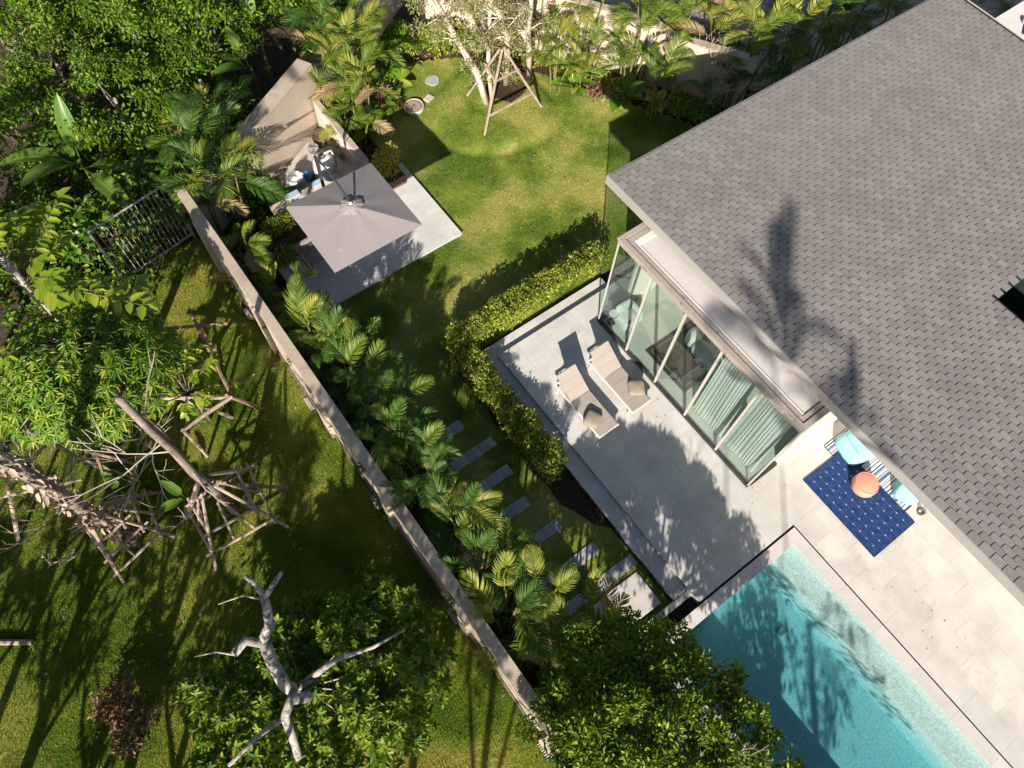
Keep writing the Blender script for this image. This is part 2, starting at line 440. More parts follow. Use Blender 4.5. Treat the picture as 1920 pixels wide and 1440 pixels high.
def foliage(name, clumps, density, size, width, mat, parent=None, fold=0.2, droop=0.15, up=0.6, shell=0.5, rand=0.7, stuff=False):
    P, O = clump_points(clumps, density, shell)
    n = len(P)
    D = unit(O * 0.8 + rng.normal(size=(n, 3)) * rand + np.array([0, 0, -0.05]))
    U = unit(O * 0.7 + np.array([0, 0, up]) + rng.normal(size=(n, 3)) * 0.35)
    Ls = size * rng.uniform(0.65, 1.25, n); Ws = width * rng.uniform(0.75, 1.2, n)
    V, F = leaf_arrays(P, D, U, Ls, Ws, fold, droop)
    o = bpy.data.objects.new(name, np_mesh(name, V, F, mat))
    return link(o, parent)

def rosettes(name, C, A, n, size, width, mat, parent=None, open_=0.75, droop=0.3):
    """Whorls of n long leaves round points C with axes A."""
    C = np.asarray(C, float); A = unit(np.asarray(A, float))
    ref = np.where(np.abs(A[:, 2:3]) > 0.9, np.array([[1.0, 0, 0]]), np.array([[0, 0, 1.0]]))
    E1 = unit(np.cross(A, ref)); E2 = np.cross(A, E1)
    P = []; D = []; U = []; Ls = []; Ws = []
    for k in range(n):
        a = 2 * math.pi * k / n + rng.uniform(0, 0.5, len(C))
        rad = E1 * np.cos(a)[:, None] + E2 * np.sin(a)[:, None]
        D.append(unit(rad * open_ + A * (1 - open_) * rng.uniform(0.5, 1.4, (len(C), 1)))); P.append(C + rad * size * 0.04)
        U.append(A + rng.normal(size=A.shape) * 0.1)
        s = rng.uniform(0.75, 1.2, len(C)); Ls.append(size * s); Ws.append(width * s)
    V, F = leaf_arrays(np.concatenate(P), np.concatenate(D), np.concatenate(U), np.concatenate(Ls), np.concatenate(Ws), 0.25, droop)
    o = bpy.data.objects.new(name, np_mesh(name, V, F, mat))
    return link(o, parent)

def struct(o):
    o['kind'] = 'structure'
    return o

# ================================================================== THE SETTING
LZ = -0.30                                   # lawn level; the terrace top is z = 0
def inside(poly, X, Y):
    r = np.zeros(X.shape, bool); n = len(poly); j = n - 1
    for i in range(n):
        xi, yi = poly[i]; xj, yj = poly[j]
        c = ((yi > Y) != (yj > Y)) & (X < (xj - xi) * (Y - yi) / (yj - yi + 1e-12) + xi)
        r ^= c; j = i
    return r

def ground_height(X, Y):
    d = np.sqrt((X - 11.9) ** 2 + (Y - 16.1) ** 2)
    d = d * (1 + .05 * np.sin(3 * np.arctan2(Y - 16.1, X - 11.9) + 1))
    w = 1 / (1 + np.exp((d - 1.95) / 0.09))
    h = 0.15 * w * (0.70 + 0.30 * np.clip(d / 1.9, 0, 1)) - 0.05 * np.exp(-((d - 2.18) / 0.12) ** 2)
    h += 0.012 * np.sin(X * 1.7 + 0.6) * np.cos(Y * 1.3) + 0.006 * np.sin(X * 4.1 + Y * 3.3)
    return h

def sheet(name, poly, step, z, mat, relief=True):
    xs = [p[0] for p in poly]; ys = [p[1] for p in poly]
    nx = int((max(xs) - min(xs)) / step) + 1; ny = int((max(ys) - min(ys)) / step) + 1
    gx = min(xs) + np.arange(nx + 1) * step; gy = min(ys) + np.arange(ny + 1) * step
    X, Y = np.meshgrid(gx, gy)
    Z = z + (ground_height(X, Y) if relief else 0 * X)
    V = np.stack([X, Y, Z], -1).reshape(-1, 3)
    cx = X[:-1, :-1] + step / 2; cy = Y[:-1, :-1] + step / 2
    keep = inside(poly, cx, cy)
    idx = np.arange((nx + 1) * (ny + 1)).reshape(ny + 1, nx + 1)
    F = np.stack([idx[:-1, :-1], idx[:-1, 1:], idx[1:, 1:], idx[1:, :-1]], -1)[keep]
    o = bpy.data.objects.new(name, np_mesh(name, V, F, mat, True))
    return struct(link(o))

HX0, HX1, HY0, HY1 = 4.89, 9.26, -12.01, -0.86        # the pool is dug out of the ground sheet
gm = MB()
for (x0, x1, y0, y1) in ((-300, HX0, -300, 300), (HX1, 300, -300, 300), (HX0, HX1, -300, HY0), (HX0, HX1, HY1, 300)):
    gm.add([(x0, y0, -0.42), (x1, y0, -0.42), (x1, y1, -0.42), (x0, y1, -0.42)], [(0, 1, 2, 3)])
struct(gm.build('ground', M['soil']))
LAWN = [(2.9, -0.1), (5.75, -0.1), (5.75, 8.6), (17.3, 8.6), (17.3, 11.3), (16.3, 13.2), (15.4, 14.8), (14.9, 15.8), (13.8, 17.2), (12.3, 18.9), (10.6, 19.7), (8.7, 18.7), (7.7, 18.0), (7.6, 15.9), (2.9, 15.9)]
sheet('lawn', LAWN, 0.15, LZ, M['lawn'])
NLAWN = [(-14, -4), (1.2, -4), (1.2, 16.9), (-1.5, 16.9), (-3.2, 15.6), (-6.5, 16.2), (-14, 13.0)]
sheet('lawn', NLAWN, 0.2, LZ, M['nlawn'])
struct(MB().prism([(5.45, 2.6), (5.82, 2.2), (5.82, 8.5), (5.3, 8.9), (5.02, 8.1), (5.15, 7.2), (4.98, 6.4), (5.12, 5.6), (4.95, 4.9), (5.10, 4.2), (5.05, 3.6), (5.28, 3.1)], -0.4, LZ + 0.022).build('planting_bed', M['mulch']))
struct(MB().prism([(15.0, 15.6), (15.7, 14.3), (16.5, 13.0), (17.4, 11.4), (19.0, 10.2), (17.5, 13.5), (14.2, 19.0), (12.6, 21.5), (11.0, 20.2), (12.4, 18.8), (13.9, 17.1)], -0.4, LZ + 0.02).build('planting_bed', M['mulch']))
struct(MB().prism([(20.5, 11.0), (60, -20), (60, 40), (14.5, 22)], -0.5, -0.33).build('vacant_lot', M['drygrass']))
struct(MB().prism([(11.9, 16.9), (12.5, 15.9), (13.2, 16.0), (13.9, 16.5), (13.5, 17.3), (12.5, 17.2)], -0.3, LZ + 0.155).build('tree_pit', M['mulch']))

def grass(name, poly, n, mat, h, w, avoid, label):
    xs = [p[0] for p in poly]; ys = [p[1] for p in poly]
    X = rng.uniform(min(xs), max(xs), n); Y = rng.uniform(min(ys), max(ys), n)
    k = inside(poly, X, Y)
    for (a, b, c, d) in avoid:
        k &= ~((X > a) & (X < b) & (Y > c) & (Y < d))
    X = X[k]; Y = Y[k]; n = len(X)
    Z = LZ + ground_height(X, Y) - 0.004
    az = rng.uniform(0, 2 * np.pi, n); ln = rng.uniform(0.25, 1.0, n)
    H = h * rng.uniform(0.5, 1.35, n); Wd = w * rng.uniform(0.7, 1.3, n)
    B = np.stack([X, Y, Z], 1)
    s = np.stack([-np.sin(az), np.cos(az), 0 * az], 1) * Wd[:, None]
    t = np.stack([np.cos(az) * ln * H, np.sin(az) * ln * H, H], 1)
    V = np.stack([B + s, B - s, B + t], 1).reshape(-1, 3)
    o = bpy.data.objects.new(name, np_mesh(name, V, np.arange(3 * n).reshape(-1, 3), mat))
    tag(link(o), label, 'grass', kind='stuff')
grass('grass', LAWN, 330000, M['blade'], 0.040, 0.0065, [(2.8, 8.0, 12.25, 16.0), (5.2, 5.8, 2, 9), (2.9, 4.2, 0, 12)], 'short mown green garden lawn around the villa terrace')
grass('grass', [(-9.2, 5.2), (-3.6, 1.4), (1.2, -2.2), (1.2, 16.9), (-1.5, 16.9), (-6.5, 14)], 400000, M['nblade'], 0.048, 0.0065, [], 'rougher olive green lawn of the neighbouring plot')

# fallen leaves on the lawns
def scatter_leaves(name, poly, n, mat, label):
    xs = [p[0] for p in poly]; ys = [p[1] for p in poly]
    X = rng.uniform(min(xs), max(xs), n); Y = rng.uniform(min(ys), max(ys), n)
    k = inside(poly, X, Y); X = X[k]; Y = Y[k]; n = len(X)
    P = np.stack([X, Y, LZ + ground_height(X, Y) + 0.035], 1)
    D = rng.normal(size=(n, 3)); D[:, 2] *= 0.2
    U = np.array([0, 0, 1.0]) + rng.normal(size=(n, 3)) * 0.3
    V, F = leaf_arrays(P, D, U, rng.uniform(0.05, 0.13, n), rng.uniform(0.03, 0.06, n), 0.3, 0.0)
    tag(link(bpy.data.objects.new(name, np_mesh(name, V, F, mat))), label, 'leaves', kind='stuff')
scatter_leaves('fallen_leaves', [(-9, 5), (-3, 1), (1.2, -2), (1.2, 16.5), (-6, 14)], 330, M['litter'], 'dry brown leaves lying loose on the neighbouring lawn')
scatter_leaves('fallen_leaves', [(7.5, 9.5), (15, 10), (14.5, 15), (9, 18.5)], 70, M['litter'], 'few dry leaves lying loose on the garden lawn')

# ------------------------------------------------------------------ terrace with tiles
TILE = MB().box(-0.5, 0.5, -0.5, 0.5, -1, 0).mesh('tile', M['tile'])
def tiles(parent, x0, x1, y0, y1, z, tw, tl, th=0.02, gap=0.003, stagger=0.5, skip=None, mesh=TILE, name='tile', along_y=True):
    k = 0
    a0, a1, b0, b1 = (x0, x1, y0, y1) if along_y else (y0, y1, x0, x1)
    nc = max(1, round((a1 - a0) / tw)); w = (a1 - a0) / nc
    for i in range(nc):
        off = -tl * ((i * stagger) % 1.0)
        b = b0 + off
        while b < b1 - 0.02:
            lo, hi = max(b, b0), min(b + tl, b1)
            b += tl
            if hi - lo < 0.05: continue
            ca, cb = a0 + (i + 0.5) * w, (lo + hi) / 2
            cx, cy, sx, sy = (ca, cb, w - gap, hi - lo - gap) if along_y else (cb, ca, hi - lo - gap, w - gap)
            if skip and skip(cx, cy): continue
            o = bpy.data.objects.new(name, mesh); link(o, parent)
            o.location = (cx, cy, z + 0.0006 * ((k * 7) % 3)); o.scale = (sx, sy, th)
            k += 1

deck = MB().box(6.255, 14.0, -0.502, 8.02, -0.40, -0.022).box(9.63, 14.0, -12, -0.5021, -0.40, -0.0225).build('terrace', M['grout'])
struct(deck)
tiles(deck, 6.25, 9.45, -0.505, 8.03, 0.0, 0.6, 1.2)
tiles(deck, 9.45, 13.38, -0.505, 0.93, 0.0, 0.6, 1.2)
tiles(deck, 9.45, 10.45, 7.31, 8.03, 0.0, 0.5, 1.2)
tiles(deck, 9.625, 13.38, -9.6, -0.505, 0.0, 0.6, 1.2)
low = MB().box(5.82, 6.25, -0.08, 8.02, -0.42, -0.172).box(5.82, 10.4, 8.03, 8.47, -0.42, -0.1725).build('terrace_step', M['grout'])
struct(low)
tiles(low, 5.80, 6.252, -0.09, 8.028, -0.15, 0.46, 1.2)
tiles(low, 5.80, 10.45, 8.03, 8.48, -0.15, 0.45, 1.2, along_y=False, stagger=0)
cop = MB().box(9.262, 9.565, -12, -0.57, -0.40, -0.024).box(4.6, 9.26, -0.86, -0.57, -0.40, -0.0245).build('pool_coping', M['grout'])
struct(cop)
CT = MB().box(-0.5, 0.5, -0.5, 0.5, -1, 0).mesh('coping_tile', M['coping'])
tiles(cop, 9.25, 9.57, -9.6, -0.56, 0.0, 0.32, 1.2, stagger=0, mesh=CT)
tiles(cop, 4.6, 9.25, -0.87, -0.56, 0.0, 0.31, 1.2, along_y=False, stagger=0, mesh=CT)
struct(MB().box(9.566, 9.628, -12, -0.505, -0.3, -0.13).box(6.2, 9.566, -0.568, -0.505, -0.3, -0.131).build('drain_channel', M['underlay']))
struct(MB().box(4.5, 6.245, -0.26, -0.10, -0.4, -0.155).build('channel_kerb', M['concrete']))
struct(MB().box(4.5, 6.245, -0.56, -0.26, -0.42, -0.27).build('pebble_channel', M['underlay']))
pbl = MB()
for k in range(420):
    x, y = random.uniform(4.5, 6.2), random.uniform(-0.54, -0.28); r = random.uniform(0.018, 0.04)
    pbl.add([(x - r, y, -0.255), (x, y - r * .8, -0.255), (x + r, y, -0.255), (x, y + r * .8, -0.255), (x + r * .2, y, -0.255 + r), (x, y, -0.29)],
            [(0, 1, 4), (1, 2, 4), (2, 3, 4), (3, 0, 4), (1, 0, 5), (2, 1, 5), (3, 2, 5), (0, 3, 5)])
tag(pbl.build('pebbles', M['pebble']), 'dark glossy pebbles filling the narrow channel beside the pool', 'pebbles', kind='stuff')

# ------------------------------------------------------------------ pool
def pool_mat():
    m, nt, out = new_mat('pool_plaster')
    v = coords(nt)
    b = N(nt, 'ShaderNodeBsdfPrincipled'); b.inputs['Roughness'].default_value = 0.7
    col = ramp(nt, noise(nt, v, 16, 6, 0.85), [(0.36, (0.34, 0.355, 0.335)), (0.52, (0.50, 0.51, 0.48)), (0.66, (0.72, 0.72, 0.67))])
    br = N(nt, 'ShaderNodeTexBrick'); br.inputs['Scale'].default_value = 1.0
    br.inputs['Color1'].default_value = br.inputs['Color2'].default_value = (1, 1, 1, 1); br.inputs['Mortar'].default_value = (0.80, 0.82, 0.82, 1)
    br.inputs['Mortar Size'].default_value = 0.006; br.inputs['Brick Width'].default_value = 1.2; br.inputs['Row Height'].default_value = 0.6
    mp = N(nt, 'ShaderNodeMapping'); mp.inputs['Rotation'].default_value = (0, 0, R_(90)); nt.links.new(v, mp.inputs[0]); nt.links.new(mp.outputs[0], br.inputs['Vector'])
    col = mixc(nt, 1.0, col, br.outputs[0], 'MULTIPLY')
    nt.links.new(col, b.inputs['Base Color']); nt.links.new(b.outputs[0], out.inputs[0])
    return m
M['pool'] = pool_mat()
def water_mat():
    m, nt, out = new_mat('pool_water')
    t = N(nt, 'ShaderNodeBsdfTransparent'); t.inputs[0].default_value = (0.96, 1, 1, 1)
    g = N(nt, 'ShaderNodeBsdfGlossy'); g.inputs['Roughness'].default_value = 0.02
    v = coords(nt)
    bp = N(nt, 'ShaderNodeBump'); bp.inputs['Strength'].default_value = 0.25; bp.inputs['Distance'].default_value = 0.02
    nt.links.new(noise(nt, v, 4.5, 3), bp.inputs['Height']); nt.links.new(bp.outputs[0], g.inputs['Normal'])
    mx = N(nt, 'ShaderNodeMixShader'); nt.links.new(schlick(nt, 0.02), mx.inputs[0]); nt.links.new(t.outputs[0], mx.inputs[1]); nt.links.new(g.outputs[0], mx.inputs[2])
    nt.links.new(mx.outputs[0], out.inputs[0])
    ab = N(nt, 'ShaderNodeVolumeAbsorption'); ab.inputs[0].default_value = (0.06, 0.70, 0.80, 1); ab.inputs[1].default_value = 0.37
    nt.links.new(ab.outputs[0], out.inputs['Volume'])
    return m
M['water'] = water_mat()
PX0, PX1, PY0, PY1 = 4.9, 9.25, -12.0, -0.87
struct(MB().add([(PX0, PY0, -1.5), (PX1, PY0, -1.5), (PX1, PY1, -1.5), (PX0, PY1, -1.5), (PX0, PY0, -.03), (PX1, PY0, -.03), (PX1, PY1, -.03), (PX0, PY1, -.03)],
                [(0, 1, 2, 3), (1, 0, 4, 5), (2, 1, 5, 6), (3, 2, 6, 7), (0, 3, 7, 4)])  .box(8.70, 9.249, PY0 + .001, PY1 - .001, -1.499, -0.42).build('pool_shell', M['pool']))
struct(MB().box(PX0 + .002, PX1 - .002, PY0 + .002, PY1 - .002, -1.498, -0.07).build('water', M['water']))
struct(MB().box(4.4, 4.898, -12, -0.87, -0.4, 0).build('pool_edge_slab', M['granite']))
dr = thing('pool_drain', (8.02, -2.36, -1.496), 'square slotted drain grate on the pool floor', 'drain')
MB().box(-.15, .15, -.15, .15, 0, .012).build('frame', M['concrete'], dr)
for k in range(6):
    for j in range(2):
        MB().box(-.13 + k * .045, -.105 + k * .045, -.12 + j * .125, -.01 + j * .125, .0122, .016).build('slot', M['underlay'], dr)

# ------------------------------------------------------------------ umbrella patio
pad = MB().box(2.6, 7.93, 12.32, 15.78, -0.45, -0.222).build('patio', M['grout'])
struct(pad)
tiles(pad, 2.6, 7.95, 12.30, 15.8, -0.20, 0.6, 1.2, along_y=False)

# ------------------------------------------------------------------ stepping planks
for (xr, y, n, lab) in [(4.25, 7.15, 6, 'grey granite stepping plank farthest from the pool, first in the row'), (4.69, 6.23, 7, 'second granite stepping plank of the row, counted from the lawn'),
                        (4.57, 5.31, 7, 'third granite stepping plank of the row, counted from the lawn'), (4.41, 4.32, 7, 'fourth granite stepping plank of the row, in the middle beside the palms'),
                        (4.72, 3.34, 8, 'fifth granite stepping plank of the row, counted from the lawn'), (5.14, 2.28, 9, 'sixth granite stepping plank, long one before the terrace step'),
                        (5.70, 1.46, 10, 'granite stepping plank that butts against the terrace step')]:
    t = thing('stepping_plank', (xr, y, LZ), lab, 'stepping stone', 'granite stepping planks in the lawn')
    x = 0.0
    for k in range(n):
        w = random.uniform(0.20, 0.30)
        MB().box(x - w, x - 0.008, -0.31 + random.uniform(-.008, .008), random.uniform(-.008, .008), -0.05, 0.035 + random.uniform(-.004, .004)).build('block', M['granite'], t)
        x -= w
t = MB().prism([(4.55, 0.08), (5.54, 0.05), (5.55, 1.02), (4.53, 1.04)], -0.4, LZ + 0.045).build('gravel_slab', M['aggregate'], bevel=0.02)
tag(t, 'pale exposed aggregate slab in the grass beside the terrace step', 'paving slab')
t = MB().prism([(4.00, 0.62), (4.34, 0.60), (4.36, 1.00), (4.02, 1.02)], -0.4, LZ + 0.045).build('gravel_slab', M['aggregate'], bevel=0.02)
tag(t, 'small aggregate slab half hidden by palm fronds', 'paving slab')

# ------------------------------------------------------------------ walls
def wall_line(a, b, th, z1, cap=0.06, over=0.03, name='boundary_wall', label='', piers=(), pier_side=1, zc0=LZ):
    a = Vector((a[0], a[1])); b = Vector((b[0], b[1])); u = (b - a); Ln = u.length; u.normalize()
    t = thing(name, (a.x, a.y, 0), label, 'wall', rz=math.atan2(u.y, u.x))
    MB().box(0, Ln, -th / 2, th / 2, -0.45, z1).build('wall_body', M['plaster'], t)
    MB().box(-0.02, Ln + 0.02, -th / 2 - over, th / 2 + over, z1 + 0.001, z1 + cap).build('cap', M['cap'], t, bevel=0.008)
    for p in piers:
        y0, y1 = (th / 2 + .001, th / 2 + 0.12) if pier_side > 0 else (-th / 2 - 0.12, -th / 2 - .001)
        MB().box(p - 0.17, p + 0.17, y0, y1, -0.45, z1 - 0.02).build('pier', M['plaster'], t)
    return t
w1 = wall_line((1.365, -7), (1.365, 16.75), 0.22, 2.0, label='long beige garden wall between the palms and the neighbouring lawn', piers=[p + 7 for p in (-4.0, -0.75, 2.45, 5.7, 8.85, 12.05, 15.3)], pier_side=1)
MB().box(0, 23.7, 0.1255, 0.165, -0.45, -0.14).build('plinth', M['plinth'], w1)
wall_line((1.50, 16.72), (3.62, 17.86), 0.25, 1.55, label='low stretch of beige wall behind palms left of the service yard')
t = wall_line((3.70, 17.47), (6.74, 19.14), 0.52, 1.99, cap=0.07, over=0.0, label='tall beige wall standing behind the pool pumps')
wall_line((6.9, 19.35), (12.2, 22.6), 0.25, 1.4, label='beige boundary wall glimpsed behind the yellow palms at top')
wall_line((6.58, 15.45), (6.58, 18.62), 0.16, 1.0, cap=0.05, over=0.01, label='low beige side wall of the pump yard')
t = wall_line((3.35, 15.62), (6.49, 15.62), 0.16, 0.82, cap=0.05, over=0.02, label='low wall between pump yard and umbrella patio')
wall_line((12.6, 21.3), (17.25, 14.25), 0.25, 2.0, label='bright beige boundary wall behind the white barked tree')
wall_line((17.45, 14.0), (19.2, 11.3), 0.25, 1.65, label='lower shaded boundary wall section behind the dead shrub')
wall_line((17.32, 14.5), (17.42, 13.72), 0.30, 1.85, cap=0.05, name='wall_pier', label='short wall pier joining the two back wall sections')
yard = struct(MB().prism([(3.5, 15.7), (6.5, 15.7), (6.5, 18.55), (3.9, 17.2)], -0.4, -0.08).build('yard_floor', M['concrete']))


# ================================================================== THE VILLA
RX0, RX1, RY0, RY1 = 10.12, 24.0, -9.0, 8.71
rz_ = lambda x: 4.40 - (x - RX0) * 0.036
OX0, OX1, OY0, OY1 = 15.46, 19.5, -4.2, 0.71
villa = thing('villa', (17, 0, 0), 'modern villa with a grey shingle roof and a glazed front room', 'house')
def vb(mb, name, mat, parent=None, **k):
    o = mb.build(name, mat, parent or villa, **k)
    if parent is None:
        o.location = (-17, 0, 0)
    return o
rf = MB()
for (a, b, c, d) in ((RX0, OX0, RY0, RY1), (OX1, RX1, RY0, RY1), (OX0, OX1, OY1, RY1), (OX0, OX1, RY0, OY0)):
    za, zb = rz_(a), rz_(b)
    rf.add([(a, c, za - .2), (b, c, zb - .2), (b, d, zb - .2), (a, d, za - .2), (a, c, za), (b, c, zb), (b, d, zb), (a, d, za)],
           [(3, 2, 1, 0), (4, 5, 6, 7), (0, 1, 5, 4), (1, 2, 6, 5), (2, 3, 7, 6), (3, 0, 4, 7)])
roof = vb(rf, 'roof', M['underlay'])
TW, EX = 0.29, 0.16
def tab_geo(w, ch=0.03, jag=0.0):
    """One shingle tab; its butt end (chamfered corners) at +x, origin at the butt's middle."""
    h = w / 2 - 0.011
    out = [(-0.205, -h), (-ch * .55 + jag, -h), (jag, -h + ch), (jag, h - ch), (-ch * .55 + jag, h), (-0.205, h)]
    zt = lambda x: 0.018 + x * 0.075
    vs = [(x, y, zt(x) - 0.014) for x, y in out] + [(x, y, zt(x)) for x, y in out]
    fs = [(6, 7, 8, 9, 10, 11)] + [(i, (i + 1) % 6, 6 + (i + 1) % 6, 6 + i) for i in range(6)]
    return vs, fs
tabs = []
nrow = int((RX1 - RX0) / EX)
for i in range(nrow):
    xb = RX0 + EX * (i + 1)
    y = RY1 - (TW / 2 if i % 2 else 0)
    spans = [(y, RY1)] if i % 2 else []
    while y > RY0:
        spans.append((max(y - TW, RY0), y)); y -= TW
    for (a, b) in spans:
        c = (a + b) / 2
        if OX0 < xb - 0.03 < OX1 + 0.1 and OY0 < c < OY1 - 0.05: continue
        tabs.append((xb, c, b - a))
tabs.sort(key=lambda t: t[0] ** 2 + t[1] ** 2 + (19 - rz_(t[0])) ** 2)
SH = []
for q in range(4):
    vs, fs = tab_geo(TW, 0.026 + 0.005 * q, random.uniform(-.006, .004))
    SH.append(MB().add(vs, fs).mesh('shingle', M['shingle']))
field = MB(); cnt = 0
tilt = Matrix.Rotation(math.atan(0.036), 3, 'Y')
for (xb, c, w) in tabs:
    if abs(w - TW) < 0.01 and cnt < 300:
        o = bpy.data.objects.new('shingle', random.choice(SH)); link(o, roof)
        o.location = (xb, c, rz_(xb)); o.rotation_euler = (0, math.atan(0.036), 0); cnt += 1
    else:
        vs, fs = tab_geo(w, 0.03, random.uniform(-.006, .004))
        k = [tilt @ Vector(p) for p in vs]
        field.add([(p.x + xb, p.y + c, p.z + rz_(xb)) for p in k], fs)
o = field.build('shingle_field', M['shingle'], roof); o['kind'] = 'stuff'
vb(MB().box(10.055, 10.118, RY0, RY1 + .045, 4.10, 4.392), 'fascia', M['fascia'])
vb(MB().add([(10.12, RY1 + .001, 4.1), (RX1, RY1 + .001, 3.6), (RX1, RY1 + .001, 3.89), (10.12, RY1 + .001, 4.389), (10.12, RY1 + .04, 4.1), (RX1, RY1 + .04, 3.6), (RX1, RY1 + .04, 3.89), (10.12, RY1 + .04, 4.389)],
            [(0, 1, 2, 3), (7, 6, 5, 4), (3, 2, 6, 7), (0, 4, 5, 1), (1, 5, 6, 2), (0, 3, 7, 4)]), 'rake_board', M['fascia'])
vb(MB().box(RX1, RX1 + 0.05, RY0, RY1 + .04, 3.55, 3.905), 'gutter', M['mullion'])
# house body
vb(MB().box(13.4, 13.6, -9, 0.9, -0.4, 4.05).box(10.45, 13.4, 0.90, 1.02, -0.4, 4.0).box(10.40, 13.4, 7.20, 7.34, -0.4, 4.0).box(13.4, 13.6, 0.9, 7.34, -0.4, 4.0)
   .box(13.6, 23.0, 7.15, 7.34, -0.4, 3.75).box(22.8, 23.0, -9, 7.15, -0.4, 3.6), 'wall', M['housewall'])
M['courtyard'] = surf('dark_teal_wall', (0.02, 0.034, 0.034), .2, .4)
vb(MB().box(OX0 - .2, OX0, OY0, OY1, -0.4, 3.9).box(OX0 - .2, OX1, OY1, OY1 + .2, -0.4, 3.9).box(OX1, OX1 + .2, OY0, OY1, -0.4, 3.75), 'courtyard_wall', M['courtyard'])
vb(MB().box(9.42, 13.4, 1.02, 7.20, -0.05, 0.004), 'room_floor', M['intfloor'])
# glazed front
GX, GY0, GY1, GH = 9.33, 0.98, 7.27, 3.92
pane_w = (GY1 - GY0) / 5
for k in range(5):
    y0 = GY0 + k * pane_w; gp = .028
    vb(MB().box(GX + .02, GX + .032, y0 + gp, y0 + pane_w - gp, 0.06, GH - .14), 'glass_pane', M['glass'])
vb(MB().box(GX + .07, 10.38, GY1 - .03, GY1 - .018, 0.06, GH - .14), 'glass_pane', M['glass'])
vb(MB().box(GX + .07, 10.43, GY0 + .02, GY0 + .032, 0.06, GH - .14), 'glass_pane', M['glass'])
for k in range(1, 5):
    y = GY0 + k * pane_w
    vb(MB().box(GX - .005, GX + .075, y - .028, y + .028, 0.05, GH - .13), 'mullion', M['mullion'])
for y in (GY0, GY1):
    vb(MB().box(GX + .005, GX + .03, y - (.0 if y > 3 else -.0) - .02, y + .02, 0.05, GH - .13), 'corner_bead', M['mullion'])
vb(MB().box(GX - .03, GX + .09, GY0 - .03, GY1 + .03, 0.002, 0.052).box(GX + .09, 10.4, GY1 - .05, GY1 + .03, 0.002, 0.0515).box(GX + .09, 10.45, GY0 - .03, GY0 + .05, 0.002, 0.0515), 'floor_track', M['darkmetal'])
vb(MB().box(GX - .02, GX + .10, GY0 - .02, GY1 + .02, GH - .14, GH).box(GX + .10, 10.6, GY1 - .09, GY1 + .02, GH - .14, GH - .001).box(GX + .10, 10.6, GY0 - .02, GY0 + .09, GH - .14, GH - .001), 'head_beam', M['frame'])
pb = MB()
for (o0, o1, z0, z1) in ((-.045, .10, GH + .001, GH + .055), (.115, .24, GH - .03, GH + .022)):
    pb.box(GX + o0, GX + o1, GY0 + o0, GY1 - o0, z0, z1)
    pb.box(GX + o1, 10.9, GY1 - o1, GY1 - o0, z0, z1 - .0005).box(GX + o1, 10.9, GY0 + o0, GY0 + o1, z0, z1 - .0005)
vb(pb, 'parapet_frame', M['frame'], bevel=0.006)
vb(MB().box(GX + .12, 13.4, GY0 + .12, GY1 - .12, GH - .28, GH - .012), 'flat_roof', M['slabtop'])
vb(MB().box(GX + .26, 10.9, GY1 - .42, GY1 - .26, GH - .011, GH + .02).box(GX + .26, GX + .31, GY0 + .26, GY1 - .42, GH - .011, GH + .012), 'roof_upstand', M['white'])
vb(MB().box(10.30, 10.34, GY1 - .60, GY1 - .10, GH + .03, 4.12), 'soffit_board', M['orangewood'])
vb(MB().box(10.34, 13.4, GY0 + .02, GY1 - .02, GH + .03, 4.095), 'upper_wall', M['housewall'])

# ------------------------------------------------------------------ inside the glazed room
o = tag(MB().box(9.82, 12.6, 4.02, 5.70, 0.006, 0.018).build('floor_rug', M['darkrug']), 'dark brown rug on the floor inside the glazed room', 'rug')
MB().box(9.95, 12.5, 4.14, 4.165, 0.0182, 0.0205).box(9.95, 12.5, 5.555, 5.58, 0.0182, 0.0205).box(9.95, 9.975, 4.165, 5.555, 0.0182, 0.0205).build('border', M['cushion'], o)
def rounded(name, mat, sx, sy, h, e=3.0, puff=0.0, n=14, wr=0.0, seed=0):
    """Soft box: superellipse plan, domed top, closed underside."""
    r = np.random.default_rng(seed); vs = []; fs = []
    rings = [(0.86, 0.0), (0.97, 0.12), (1.0, 0.35), (1.0, 0.62), (0.96, 0.85), (0.80, 0.97), (0.45, 1.0 + puff), (0.02, 1.0 + puff * 1.2)]
    m = n * 4
    for (s, z) in rings:
        for k in range(m):
            a = 2 * math.pi * k / m; ca, sa = math.cos(a), math.sin(a)
            q = (abs(ca) ** e + abs(sa) ** e) ** (-1 / e)
            w = 1 + wr * math.sin(a * 9 + z * 4 + seed) * (0.5 + 0.5 * math.sin(z * 9))
            vs.append((sx / 2 * s * q * ca * w, sy / 2 * s * q * sa * w, h * z * (1 + wr * math.sin(a * 5 + s * 8))))
    for i in range(len(rings) - 1):
        for k in range(m):
            fs.append((i * m + k, i * m + (k + 1) % m, (i + 1) * m + (k + 1) % m, (i + 1) * m + k))
    fs.append(tuple(range(m - 1, -1, -1))); fs.append(tuple((len(rings) - 1) * m + k for k in range(m)))
    return MB().add(vs, fs).mesh(name, mat, True)
def part(name, me, parent, loc=(0, 0, 0), rot=(0, 0, 0)):
    o = bpy.data.objects.new(name, me); link(o, parent); o.location = loc; o.rotation_euler = rot
    return o
s = thing('sofa', (11.25, 4.60, 0.018), 'pale green white sofa on the dark rug inside the glazed room', 'sofa')
part('seat', rounded('seat', M['sofa'], 0.95, 1.5, 0.42, 5), s, (0, -.35, 0.02)); part('backrest', rounded('backrest', M['sofa'], 0.32, 1.5, 0.82, 4), s, (.48, -.35, 0.02))
part('bolster', rounded('bolster', M['curtain'], 0.5, 0.42, 0.5, 2.4, .1), s, (-.12, .52, 0.02))
part('arm', rounded('arm', M['sofa'], 0.95, 0.25, 0.6, 4), s, (0, -1.05, 0.02))
